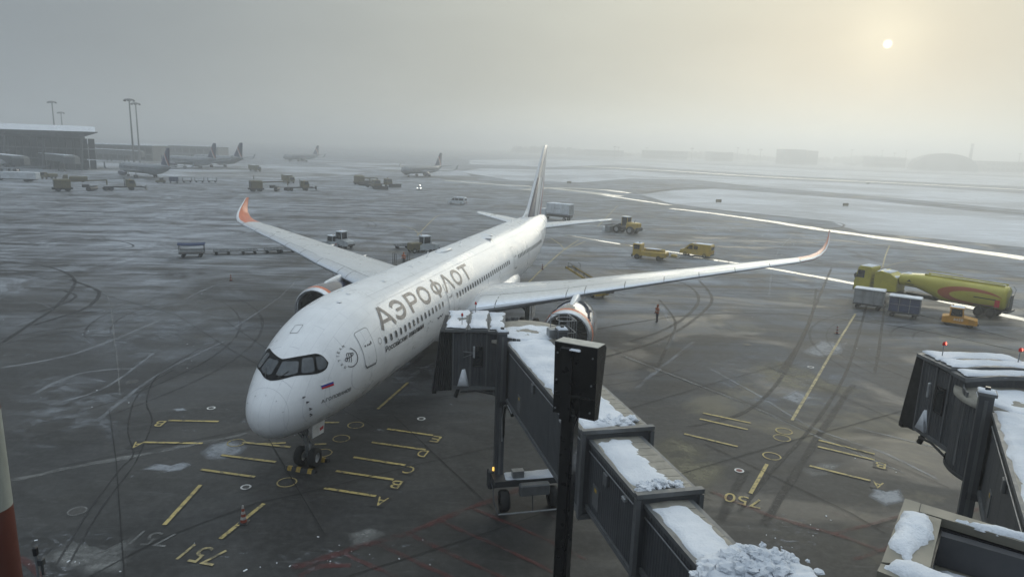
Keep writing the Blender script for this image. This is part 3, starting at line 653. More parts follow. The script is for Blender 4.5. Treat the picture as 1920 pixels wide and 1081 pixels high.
# doors
def door(s0, z0, w, h, parent):
    pts = rrect(w, h, .16); d = decal(pts, [tuple(range(len(pts)))], M_WHITE, 'door', parent, fl(s0, z0), .1, .014)
    vs, fs = outline(pts, .045); decal(vs, fs, M_STEEL, 'door_seal', d, fl(s0, z0), .2, .02)
    vs, fs = stroke([(.04, .16), (.10, -.03), (w - .10, -.03), (w - .02, .18)], .05); decal(vs, fs, M_DSTEEL, 'door_sill', d, fl(s0, z0), .2, .024)
    vs, fs = outline([(.06 * cos(2 * pi * i / 12), .09 * sin(2 * pi * i / 12)) for i in range(12)], .05); decal(vs, fs, M_GLASS, 'door_window', d, fl(s0 + w * .78, z0 + h * .55), .2, .022)
    for u in (.25, .45, .6): decal([(0, 0), (.12, 0), (.12, .10), (0, .10)], [(0, 1, 2, 3)], M_TITLE, 'door_notice', d, fl(s0 + w * u, z0 + h * .5), .2, .022)
    return d
for s0 in (5.75, 18.3, 37.4): door(s0, 5.26, 1.08, 2.08, body)
door(53.2, 5.75, .95, 1.75, body)
# cabin windows, each its own piece
pw = rrect(.27, .42, .13, 4)
wm = MB(); o2, f2 = outline(pw, .035)
wm.add([surf(20 + u, th_of(20, 5.97) + v / 3, .022) for u, v in o2], f2, 1); wm.add([surf(20 + u, th_of(20, 5.97) + v / 3, .018) for u, v in pw], [tuple(range(len(pw)))], 0)
w0 = wm.build('cabin_window', [M_GLASS, M_STEEL], body)
mir = MB(); mir.v = [(v[0], -v[1], v[2]) for v in wm.v]; mir.f = [f[::-1] for f in wm.f]; mir.mi = wm.mi; mir.sm = wm.sm; w1 = mir.build('cabin_window', [M_GLASS, M_STEEL], body)
pos = [8.05 + .65 * i for i in range(15)] + [20.25 + .635 * i for i in range(25)] + [39.3 + .635 * i for i in range(20)]
first = True
for s in pos:
    dy = 2.98 * .0 + (surf(20, th_of(20, 6.17)).y - surf(s, th_of(s, 6.17)).y)
    for src, sg in ((w0, 1), (w1, -1)):
        o = src if first else src.copy()
        if not first: COL.objects.link(o)
        o.location = (s - 20 - .13, -dy * sg, 0)
    first = False
# cockpit glazing: dark mask, then the six panes
U = pchip([0, 22.7, 43, 51, 56, 60], [6.47, 6.58, 6.61, 6.55, 6.42, 6.16]); Lw = pchip([0, 4, 21, 43, 50, 56, 60], [5.72, 5.74, 5.87, 5.80, 5.84, 5.95, 6.14])
def nose_patch(cols, off, name, m, parent):
    """cols: list of (phi deg, z low, z high)"""
    mb = MB(); k = 8
    mb.loft([[nose_pt(R(p), a + (b - a) * i / (k - 1), off) for i in range(k)] for p, a, b in cols], False, False, 0, True, False)
    return mb.build(name, m, parent)
mask = nose_patch([(p, Lw(abs(p)), U(abs(p))) for p in [-60 + 2 * i for i in range(61)]], .016, 'windscreen_surround', mat('matt_black_mask', (.006, .006, .007), .6, spec=.15), body)
for sg in (1, -1):
    for a, b, za, zb, sh in ((2.2, 21.8, 5.90, 6.40, 1.6), (25.2, 39.8, 5.91, 6.49, -1.0), (43.5, 56.8, 5.93, 6.47, -2.5)):
        cols = []
        for i in range(9):
            p = a + (b - a) * i / 8; e = min(1, min(i, 8 - i) / 1.0 + .82)
            lo = max(za, Lw(p) + .07); hi = min(zb, U(p) - .07); c = (lo + hi) / 2; hh = (hi - lo) / 2 * e
            cols.append((sg * p, c - hh, c + hh))
        w_ = nose_patch(cols, .032, 'windscreen_pane', M_PANE, mask)
for sg in (1, -1):
    p0, p1 = nose_pt(R(6 * sg), 5.78, .05), nose_pt(R(13 * sg), 6.05, .05); MB().bar(p0, p1, .03).build('wiper', M_BLACK, mask)
# radome seam, probes, crown antennas, hatch
rp = []
for i in range(40):
    a = 2 * pi * i / 40; rp.append(surf(1.02 + .10 * sin(a), a, .006))
mb = MB(); mb.loft([[surf(1.0 + .12 * sin(2 * pi * i / 40), 2 * pi * i / 40, .006) for i in range(40)], [surf(1.012 + .12 * sin(2 * pi * i / 40), 2 * pi * i / 40, .006) for i in range(40)]], False, False); mb.build('radome_seam', mat('faint_seam', (.50, .51, .53), .5), body)
for k in range(5):
    a = R(20 + 32 * k); MB().box(surf(.86, a, .004), (.14, .012, .012)).build('lightning_strip', M_LINE, body)
for s, z in ((1.75, 4.95), (1.85, 4.7), (1.95, 4.35), (2.0, 4.05)):
    p = surf(s, th_of(s, z)); q = surf(s, th_of(s, z), .12); MB().cyl(p, q, .03, .02, 8).box(q + Vector((-.08, 0, 0)), (.22, .03, .03)).build('air_probe', M_BLACK, body)
vs, fs = outline(rrect(.62, .42, .06), .025); decal(vs, fs, M_LINE, 'crew_hatch', body, lambda u, v, off: surf(3.95 + u, R(92) + v / 2.2 - .0, off), .2)
for s, k in ((7.2, 80), (8.6, 84), (9.2, 96), (12.6, 78), (17.8, 84)): MB().lathe([(.0, .05), (.12, .035), (.16, 0)], surf(s, R(k)), 'Z', 12).build('antenna_blister', M_WHITE, body)
for s, h in ((21.5, .42), (47.5, .4), (29.5, .3)): MB().prism([(s, 8.50), (s + .35, 8.50), (s + .5, 8.5 + h), (s + .34, 8.5 + h)], -.015, .015).build('blade_antenna', M_WHITE, body)
MB().loft([[(s, -w_, fT(18) - .03), (s, -w_ * .6, 8.50 + hh), (s, w_ * .6, 8.50 + hh), (s, w_, fT(18) - .03)] for s, w_, hh in ((24.0, .1, .04), (24.5, .45, .14), (26.2, .5, .16), (27.0, .1, .04))], True, True, 0, True).build('satellite_antenna', M_WHITE, body)
MB().lathe([(0, .16), (.25, .14), (.55, .08), (.7, 0)], (35.0, -.7, 8.42), 'Z', 18).build('antenna_dome', M_WHITE, body); MB().lathe([(0, .16), (.25, .14), (.55, .08), (.7, 0)], (36.6, -.2, 8.46), 'Z', 18).build('antenna_dome', M_WHITE, body)
# long seams along the crown
for th in (52, 66):
    mb = MB(); st = [9 + 2.0 * i for i in range(19)]
    mb.loft([[surf(s, R(th), .004), surf(s, R(th) + .006, .004)] for s in st], False, False, 0, False, False); mb.build('skin_seam', mat('soft_seam', (.42, .42, .43), .5), body)
# belly fairing
mb = MB(); rings = []
for s, w, zt, zb in ((20.5, 2.4, 4.3, 2.44), (22, 2.9, 4.5, 2.2), (24.5, 3.25, 4.7, 2.0), (29, 3.4, 4.85, 1.92), (35, 3.4, 4.95, 1.95), (38, 3.25, 5.0, 2.1), (40.0, 2.98, 4.8, 2.35), (41.5, 2.4, 4.2, 2.5)):
    zc = (zt + zb) / 2; rings.append([(s, w * (abs(cos(a)) ** .7) * (1 if cos(a) > 0 else -1), zc + (zt - zb) / 2 * (abs(sin(a)) ** .75) * (1 if sin(a) > 0 else -1)) for a in [2 * pi * k / 40 for k in range(40)]])
mb.loft(rings, True, True, 0, True); mb.build('belly_fairing', M_WHITE, jet)

# ---- wings
AF = [(1, .0), (.9, .022), (.75, .046), (.6, .064), (.45, .074), (.32, .073), (.22, .066), (.13, .053), (.07, .039), (.03, .025), (.008, .012), (0, 0), (.008, -.014), (.03, -.026), (.07, -.036), (.13, -.044), (.22, -.05), (.35, -.05), (.5, -.04), (.65, -.022), (.8, -.008), (.92, -.003)]
WST = [(1.5, 21.7, 36.3, 4.22, 1.15), (3.0, 22.65, 36.2, 4.40, 1.1), (5.0, 24.0, 36.4, 4.62, 1.0), (7.4, 25.68, 36.8, 4.87, .92), (9.75, 27.30, 37.2, 5.12, .86), (11.0, 28.3, 37.6, 5.30, .84), (14.06, 30.12, 38.5, 5.68, .8), (17.2, 32.50, 39.7, 6.00, .78), (20.1, 34.60, 40.8, 6.31, .76), (23.5, 36.85, 42.1, 6.68, .75), (26.8, 39.0, 43.3, 7.05, .75), (29.2, 40.55, 44.1, 7.32, .75), (30.4, 41.45, 44.6, 7.52, .75), (31.15, 42.3, 45.05, 7.80, .72), (31.7, 43.25, 45.5, 8.20, .7), (32.08, 44.3, 46.0, 8.72, .68), (32.28, 45.25, 46.4, 9.25, .66), (32.37, 46.0, 46.65, 9.79, .6)]
def wing_frame(i):
    a, b = WST[max(i - 1, 0)], WST[min(i + 1, len(WST) - 1)]; d = Vector((b[0] - a[0], b[3] - a[3])).normalized(); return Vector((-d.y, d.x))
def wing_pt(i, xc, zc, sg, off=0.0):
    y, le, te, z, k = WST[i]; c = te - le; n = wing_frame(i); h = zc * c * k + off - xc * c * .035
    return Vector((le + xc * c, -sg * (y + n.x * h), z + n.y * h))
def wing_lerp(y, xc, zc, sg, off=0.0):
    for i in range(len(WST) - 1):
        if WST[i][0] <= y <= WST[i + 1][0]:
            t_ = (y - WST[i][0]) / (WST[i + 1][0] - WST[i][0]); return wing_pt(i, xc, zc, sg, off).lerp(wing_pt(i + 1, xc, zc, sg, off), t_)
def afz(xc, upper=True):
    P_ = [p for p in AF if (p[1] >= 0) == upper or p[0] in (0, 1)]; P_.sort()
    for a, b in zip(P_, P_[1:]):
        if a[0] <= xc <= b[0]: return a[1] + (b[1] - a[1]) * (xc - a[0]) / (b[0] - a[0] or 1)
    return 0
for sg in (1, -1):
    wing = MB().loft([[wing_pt(i, x, z, sg) for x, z in AF] for i in range(12)], True, False, 0, True).build('wing', M_WING, jet)
    MB().loft([[wing_pt(i, x, z, sg) for x, z in AF] for i in range(11, len(WST))], False, True, 0, True).build('winglet', M_ORANGE, wing)
    MB().loft([[wing_pt(i, x, afz(x, u) + (.004 if u else -.004), sg, .004) for x, u in ((.16, True), (.06, True), (.015, True), (0, True), (.015, False), (.06, False), (.16, False))] for i in range(11, len(WST))], False, False, 0, True, False).build('winglet_edge', M_SLAT, wing)
    cuts = [3.45, 4.75, 9.70, 11.05, 14.1, 17.2, 20.1, 23.2, 26.3, 29.1]
    for j in range(len(cuts) - 1):
        y0, y1 = cuts[j] + .03, cuts[j + 1] - .03; mb = MB(); rings = []
        for q in range(5):
            y = y0 + (y1 - y0) * q / 4
            rings.append([wing_lerp(y, x, afz(x, u), sg, .012 if u else -.012) for x, u in ((.15, True), (.10, True), (.06, True), (.03, True), (.012, True), (.003, True), (.0, True), (.003, False), (.012, False), (.03, False), (.06, False), (.09, False))])
        mb.loft(rings, False, False, 0, True, False); mb.build('slat', M_SLAT, wing)
        mb = MB(); mb.loft([[wing_lerp(yy, x, afz(x, True), sg, .006) for yy in (cuts[j + 1] - .028, cuts[j + 1] + .028)] for x in (.15, .1, .06, .03, .012, .003, 0)], False, False, 0, False, False); mb.build('slat_gap', M_LINE, wing)
    def line(x, ya, yb, w=.0035):
        mb = MB(); mb.loft([[wing_lerp(ya + (yb - ya) * q / 10, x, afz(x, True), sg, .006), wing_lerp(ya + (yb - ya) * q / 10, x + w, afz(x + w, True), sg, .006)] for q in range(11)], False, False, 0, False, False); mb.build('wing_seam', M_LINE, wing)
    line(.155, 3.3, 29.1, .004); line(.68, 3.6, 10.6); line(.70, 11.2, 22.5); line(.76, 22.6, 28.8); line(.60, 3.6, 22.0, .002)
    for y in (6.5, 13.5, 18.2):     # flap track fairings
        mb = MB(); p0 = wing_lerp(y, .45, -.05, sg); p1 = wing_lerp(y, 1.0, 0, sg) + Vector((1.1, 0, -.15)); mid = p0.lerp(p1, .5) + Vector((0, 0, -.42))
        mb.loft([[c + Vector((0, r_ * cos(a), r_ * 1.2 * sin(a))) for a in [2 * pi * k / 10 for k in range(10)]] for c, r_ in ((p0, .08), (p0.lerp(mid, .6), .3), (mid, .34), (mid.lerp(p1, .6), .24), (p1, .04))], True, True, 0, True); mb.build('flap_track_fairing', M_WING, wing)
    # engine
    ec = Vector((23.35, -sg * 10.5, 3.08)); eng = empty('engine', ec, 0, jet)
    def ring_part(name, prof, m, n=40): return MB().lathe([(r_, h) for h, r_ in prof], (0, 0, 0), 'X', n).build(name, m, eng)
    ring_part('intake_lip', [(.55, 1.50), (.25, 1.53), (.08, 1.58), (.01, 1.65), (0, 1.71), (.04, 1.78), (.16, 1.84), (.42, 1.90)], M_LIP)
    ring_part('orange_band', [(.42, 1.901), (.58, 1.921), (.78, 1.944)], M_ORANGE)
    ring_part('cowl_ring', [(.78, 1.944), (1.0, 1.962), (1.45, 1.985)], M_NAVY)
    cowl = ring_part('nacelle', [(1.45, 1.984), (2.2, 1.99), (3.0, 1.965), (4.0, 1.87), (5.0, 1.70), (5.55, 1.58), (5.5, 1.50), (4.6, 1.48)], M_NAVY)
    ring_part('intake_duct', [(.55, 1.50), (1.0, 1.49), (1.5, 1.49)], M_DSTEEL)
    ring_part('core_nozzle', [(4.2, 1.2), (5.2, 1.12), (6.2, .86), (6.9, .68), (6.85, .6)], M_STEEL); ring_part('exhaust_plug', [(6.2, .5), (6.9, .42), (7.6, .05), (7.62, 0)], M_STEEL, 20)
    mb = MB(); mb.lathe([(0, .75), (.22, .95), (.42, 1.35)], (0, 0, 0), 'X', 16) if False else mb.lathe([(.02, .72), (.2, .92), (.40, 1.42)], (0, 0, 0), 'X', 20); mb.build('spinner', M_DSTEEL, eng)
    mb = MB()
    for k in range(22):
        a = 2 * pi * k / 22
        mb.loft([[Vector((1.36 + dx, r_ * cos(a + da + e), r_ * sin(a + da + e))) for dx, e in ((-.10, -.07), (.12, .08))] for r_, da in ((.38, 0), (.8, .05), (1.2, .12), (1.48, .14))], False, False, 0, True, False)
    mb.add([(1.52, 1.49 * cos(2 * pi * k / 32), 1.49 * sin(2 * pi * k / 32)) for k in range(32)], [tuple(range(32))]); mb.build('fan', M_DSTEEL, eng)
    for s2 in (1, -1): MB().prism([(1.1, 1.15), (2.0, 1.2), (1.9, 1.7), (1.35, 1.6)], -.03, .03).build('strake', M_SILVER, eng) if False else None
    # pylon
    mb = MB(); rings = []
    for x, zt, zb, w in ((24.9, 5.0, 4.7, .10), (25.6, 5.18, 4.4, .36), (27.0, 5.28, 4.2, .46), (28.6, 5.35, 4.1, .50), (31.5, 5.30, 4.3, .46), (34.0, 5.0, 4.5, .20), (35.4, 4.85, 4.7, .05)):
        rings.append([(x, -sg * 10.5 - w * .5, zb), (x, -sg * 10.5 + w * .5, zb), (x, -sg * 10.5 + w * .5, zt - .05), (x, -sg * 10.5 + w * .2, zt), (x, -sg * 10.5 - w * .2, zt), (x, -sg * 10.5 - w * .5, zt - .05)])
    mb.loft(rings, True, True, 0, True); mb.build('pylon', M_WHITE, jet)
    # tailplane
    T = [(.6, 57.6, 64.3, 6.75, .9), (1.4, 58.2, 64.5, 6.85, .9), (5.0, 61.0, 65.4, 7.28, .85), (8.6, 63.9, 66.35, 7.6, .8), (9.2, 64.7, 66.5, 7.66, .7), (9.35, 65.5, 66.5, 7.68, .5)]
    MB().loft([[(le + x * (te - le), -sg * y, z_ + z * (te - le) * k) for x, z in AF] for y, le, te, z_, k in T], True, True, 0, True).build('tailplane', M_WHITE, jet)
    # main gear
    mg = empty('main_gear', (33.2, -sg * 5.3, 0), 0, jet)
    MB().cyl((0, 0, .75), (0, 0, 4.2), .2, .24, 14).cyl((-1.05, 0, .7), (1.05, 0, .7), .14, .14, 10).build('leg_strut', M_STEEL, mg)
    MB().cyl((0, 0, 2.0), (-1.8, sg * .6, 4.0), .09, .09, 8).cyl((0, 0, 2.2), (0, sg * 2.0, 3.6), .09, .09, 8).build('side_brace', M_STEEL, mg)
    MB().prism([(-.7, 1.7), (.7, 1.7), (.9, 4.1), (-.9, 4.1)], -sg * .55 - .03, -sg * .55 + .03).build('gear_door', M_WHITE, mg)
    for x in (-1.02, 1.02):
        for y in (-.62, .62):
            wh = MB().lathe([(.30, -.24), (.58, -.25), (.68, -.17), (.70, 0), (.68, .17), (.58, .25), (.30, .24)], (x, y, .70), 'Y', 24).build('tyre', M_RUBBER, mg)
            MB().lathe([(0, -.16), (.30, -.2), (.30, .2), (0, .16)], (x, y, .70), 'Y', 16).build('rim', M_RIM, wh)
# fin with its livery
def fin_mat():
    t = NT('fin_livery'); o = t.obj(); x = t.sepz(o, 0); z = t.sepz(o, 2)
    u = t.mul(t.mul(x, 54.6, 'SUBTRACT'), t.mul(t.mul(z, 8.45, 'SUBTRACT'), 1.12), 'SUBTRACT')       # distance behind the leading edge
    wav = t.mul(u, t.mul(t.mul(z, 8.45, 'SUBTRACT'), .40), 'ADD')
    c = t.mix(t.mul(wav, 2.6, 'GREATER_THAN'), (.022, .026, .065), (.60, .61, .62))
    c = t.mix(t.mul(wav, 4.3, 'GREATER_THAN'), c, (.25, .25, .27)); c = t.mix(t.mul(wav, 5.2, 'GREATER_THAN'), c, (.62, .63, .64)); c = t.mix(t.mul(wav, 6.6, 'GREATER_THAN'), c, (.06, .10, .26)); c = t.mix(t.mul(wav, 7.3, 'GREATER_THAN'), c, (.42, .10, .06))
    c = t.mix(t.ramp(z, 12.9, 13.1), c, t.mix(t.mul(wav, 4.0, 'GREATER_THAN'), (.34, .34, .35), (.50, .50, .51)))
    c = t.mix(t.mul(u, .28, 'LESS_THAN'), c, (.70, .71, .72))
    return t.fin(c, .3, coat=.3)
FST = [(7.6, 53.6, 64.0, .075), (8.5, 54.65, 64.05, .085), (10.5, 56.9, 64.75, .085), (13, 59.7, 65.5, .085), (15.5, 62.5, 66.25, .085), (16.7, 63.85, 66.6, .085), (17.0, 64.5, 66.65, .07), (17.08, 65.2, 66.6, .04)]
fin = MB().loft([[(le + x * (te - le), zz * (te - le) * k / .075 * .75, z) for x, zz in [(1, 0), (.8, .03), (.55, .06), (.3, .073), (.15, .062), (.05, .038), (.01, .016), (0, 0), (.01, -.016), (.05, -.038), (.15, -.062), (.3, -.073), (.55, -.06), (.8, -.03)]] for z, le, te, k in FST], True, True, 0, True).build('fin', fin_mat(), jet)
MB().loft([[(s, -.28 * k, 8.35), (s, 0, z), (s, .28 * k, 8.35)] for s, z, k in ((51.5, 8.5, .2), (53.5, 8.8, .7), (55.0, 9.5, 1), (56.0, 9.6, 1))], True, True, 0, True).build('dorsal_fillet', M_WHITE, jet)
# nose gear
ng = empty('nose_gear', (4.41, 0, 0), 0, jet)
MB().cyl((0, 0, .5), (-.12, 0, 1.9), .10, .11, 12).cyl((-.12, 0, 1.9), (-.25, 0, 2.9), .17, .17, 12).cyl((0, -.42, .53), (0, .42, .53), .07, .07, 10).build('leg_strut', M_STEEL, ng)
MB().cyl((-.15, 0, 1.8), (-1.35, 0, 2.75), .06, .06, 8).cyl((-.1, .18, 1.5), (-1.0, .25, 2.7), .03, .03, 6).cyl((-.1, -.18, 1.5), (-1.0, -.25, 2.7), .03, .03, 6).build('drag_brace', M_STEEL, ng)
MB().bar((.12, 0, 1.5), (.34, 0, 1.1), .10).bar((.34, 0, 1.1), (.1, 0, .7), .10).build('torque_link', M_STEEL, ng)
MB().box((-.20, -.16, 1.75), (.10, .12, .12)).box((-.20, .16, 1.75), (.10, .12, .12)).build('taxi_light', M_LIP, ng)
for sg in (1, -1):
    dm = MB().prism([(-.35, 1.75), (.75, 1.62), (1.0, 2.75), (-.35, 2.75)], sg * .52 - .02, sg * .52 + .02).build('gear_door', M_WHITE, ng)
    MB().box((.55, sg * .545, 1.95), (.36, .012, .16)).build('red_marking', M_FRED, dm)
    tz = MB().lathe([(.26, -.19), (.43, -.20), (.51, -.13), (.525, 0), (.51, .13), (.43, .20), (.26, .19)], (0, sg * .40, .525), 'Y', 28).build('tyre', M_RUBBER, ng)
    MB().lathe([(0, -.10), (.08, -.12), (.10, -.06), (.24, -.08), (.27, -.16), (.27, .16), (.24, .08), (.10, .06), (.08, .12), (0, .10)], (0, sg * .40, .525), 'Y', 20).build('rim', M_RIM, tz)
# chocks on the nose wheels and towing link beside them
jm = Matrix.Translation(NOSE) @ Matrix.Rotation(pi / 2 - YAW, 4, 'Z')
M_CHOCK = mat('yellow_black_chock', (.36, .24, .04), .6, 0, .3, 9)
for k, (x, lab) in enumerate(((3.72, 'black and yellow wheel chock set in front of the nose wheels'), (5.08, 'black and yellow wheel chock set behind the nose wheels'))):
    p = jm @ Vector((x, 0, 0)); ch = empty('wheel_chock', p, pi / 2 - YAW); tag(ch, lab, 'wheel chock', 'chocks at the nose wheels')
    MB().prism([(-.16, 0), (.16, 0), (.05, .2), (-.05, .2)], -.85, .85).build('chock_block', M_BLACK, ch)
    for y in (-.55, .1, .6): MB().prism([(-.165, .01), (.165, .01), (.055, .205), (-.055, .205)], y - .12, y + .12).build('reflective_band', M_CHOCK, ch)
# ------------------------------------------------------------------ boarding bridges
from mathutils import noise as mnoise
def clad_mat():
    t = NT('graphite_bridge_cladding'); o = t.obj(); n = t.noise(o, 1.4, 4); st = t.noise(t.map(o, (3.5, 3.5, .25)), 1.6, 5, .7); x = t.sepz(o, 0)
    rib = t.mul(t.mul(x, 42.0), 0, 'SINE') if False else t.n('ShaderNodeMath', operation='SINE'); t.put(rib.inputs[0], t.mul(x, 42.0)); rb = t.ramp(rib.outputs[0], .2, .9)
    c = t.mix(t.ramp(n, .3, .7), (.060, .065, .073), (.080, .085, .093)); c = t.mix(t.ramp(st, .5, .78, 0, .45), c, (.15, .15, .148)); c = t.mix(t.ramp(st, .2, .42, .35, 0), c, (.03, .031, .034))
    t.bump(rb, .9, .05); return t.fin(c, .5, .1)
M_TUN = clad_mat()
M_TUNL = mat('grey_bridge_trim', (.13, .135, .14), .5, .1, .1, 2, .3)
M_ROOFP = mat('beige_roof_panel', (.25, .235, .20), .6, 0, .14, 2.5, .4, (.10, .095, .085))
M_BELL = mat('pleated_bellows_fabric', (.030, .031, .033), .8, 0, .2, 4)
M_SNOW2 = None
def snow_mat2():
    t = NT('fresh_snow'); o = t.pos(); n = t.noise(o, 1.3, 6, .6); n2 = t.noise(o, 9, 5, .7); n3 = t.noise(t.map(o, (1, 1, 1)), .6, 3)
    t.bump(t.mul(n, t.mul(n2, .4), 'ADD'), .8, .12)
    return t.fin(t.mix(t.ramp(n3, .3, .7), (.60, .635, .69), (.80, .82, .86)), .7, spec=.2)
M_SNOW2 = snow_mat2()
M_REDL = mat('red_beacon_glass', (.45, .02, .015), .2)
def lampmat(name, col, s):
    t = NT(name); return t.fin(col, .3, emit=col, es=s)
M_REDLIT = lampmat('lit_red_beacon', (1.0, .10, .06), 6.0); M_HEAD = lampmat('lit_headlamp', (1.0, .96, .85), 9.0); M_AMBER = lampmat('lit_amber_beacon', (1.0, .60, .12), 1.2)
def snow_pad(poly, z, h, name, parent=None, jit=.05, sub=6, K=7, zf=None, m=None):
    """soft-edged slab of snow: a height field over an uneven outline"""
    pts = []
    for i, p in enumerate(poly):
        q = poly[(i + 1) % len(poly)]
        for k in range(sub):
            u = k / sub; pts.append(Vector((p[0] + (q[0] - p[0]) * u + random.gauss(0, jit), p[1] + (q[1] - p[1]) * u + random.gauss(0, jit))))
    n = len(pts); x0, x1 = min(p.x for p in pts), max(p.x for p in pts); y0, y1 = min(p.y for p in pts), max(p.y for p in pts)
    st = max(x1 - x0, y1 - y0) / max(18, min(70, int(max(x1 - x0, y1 - y0) / .09))); st = min(st, min(x1 - x0, y1 - y0) / 8)
    nx, ny = int((x1 - x0) / st) + 2, int((y1 - y0) / st) + 2; sd = random.uniform(0, 90); e = min(.22, .28 * min(x1 - x0, y1 - y0))
    def near(v):
        best = 1e9; bp = None; ins = False
        for i in range(n):
            a, b = pts[i], pts[i - 1]; ab = b - a; t_ = max(0, min(1, (v - a).dot(ab) / (ab.length_squared or 1))); c = a + ab * t_; d = (v - c).length_squared
            if d < best: best, bp = d, c
            if (a.y > v.y) != (b.y > v.y) and v.x < (b.x - a.x) * (v.y - a.y) / (b.y - a.y) + a.x: ins = not ins
        return sqrt(best), bp, ins
    V = {}; mb = MB(); info = {}
    for i in range(nx):
        for j in range(ny): info[i, j] = near(Vector((x0 + i * st, y0 + j * st)))
    def vid(i, j):
        if (i, j) in V: return V[i, j]
        d, c, ins = info[i, j]; v = Vector((x0 + i * st, y0 + j * st)) if ins else c
        q = Vector((v.x, v.y, sd)); hh = 0
        if ins: hh = h * sqrt(max(0, 1 - (1 - min(1, d / e)) ** 2)) * max(.12, .75 + .6 * mnoise.noise(q * .8) + .3 * mnoise.noise(q * 2.4) + .2 * mnoise.noise(Vector((q.x * 7, q.y * 2.5, sd))) + .12 * mnoise.noise(q * 14))
        zz = zf(v) if zf else z; mb.v.append((v.x, v.y, zz + hh - (0 if ins else .015))); V[i, j] = len(mb.v) - 1; return V[i, j]
    for i in range(nx - 1):
        for j in range(ny - 1):
            c4 = ((i, j), (i + 1, j), (i + 1, j + 1), (i, j + 1))
            if any(info[c][2] for c in c4): mb.f.append([vid(*c) for c in c4]); mb.mi.append(0); mb.sm.append(True)
    return mb.build(name, m or M_SNOW2, parent, fix=False)
def clods(spots, name, parent=None):
    """heap of broken, crumbling snow lumps: (x, y, z, size)"""
    b = bmesh.new()
    for x, y, z, s in spots:
        r_ = bmesh.ops.create_icosphere(b, subdivisions=3 if s > .09 else 2, radius=s); sd = Vector((random.uniform(0, 50), random.uniform(0, 50), 0)); sq = (random.uniform(.8, 1.4), random.uniform(.8, 1.3), random.uniform(.6, .95)); tw = random.uniform(0, 3)
        for v in r_['verts']:
            u = v.co / s; k = 1 + .75 * mnoise.noise(u * 1.1 + sd) + .40 * mnoise.noise(u * 2.7 + sd) + .22 * mnoise.noise(u * 6 + sd)
            p = Vector((v.co.x * k * sq[0], v.co.y * k * sq[1], v.co.z * k * sq[2])); v.co = Vector((p.x * cos(tw) - p.y * sin(tw) + x, p.x * sin(tw) + p.y * cos(tw) + y, p.z + z))
    me = bpy.data.meshes.new(name); b.to_mesh(me); b.free(); me.materials.append(M_SNOW2)
    o = bpy.data.objects.new(name, me); COL.objects.link(o)
    if parent: o.parent = parent
    o['kind'] = 'stuff'; return o

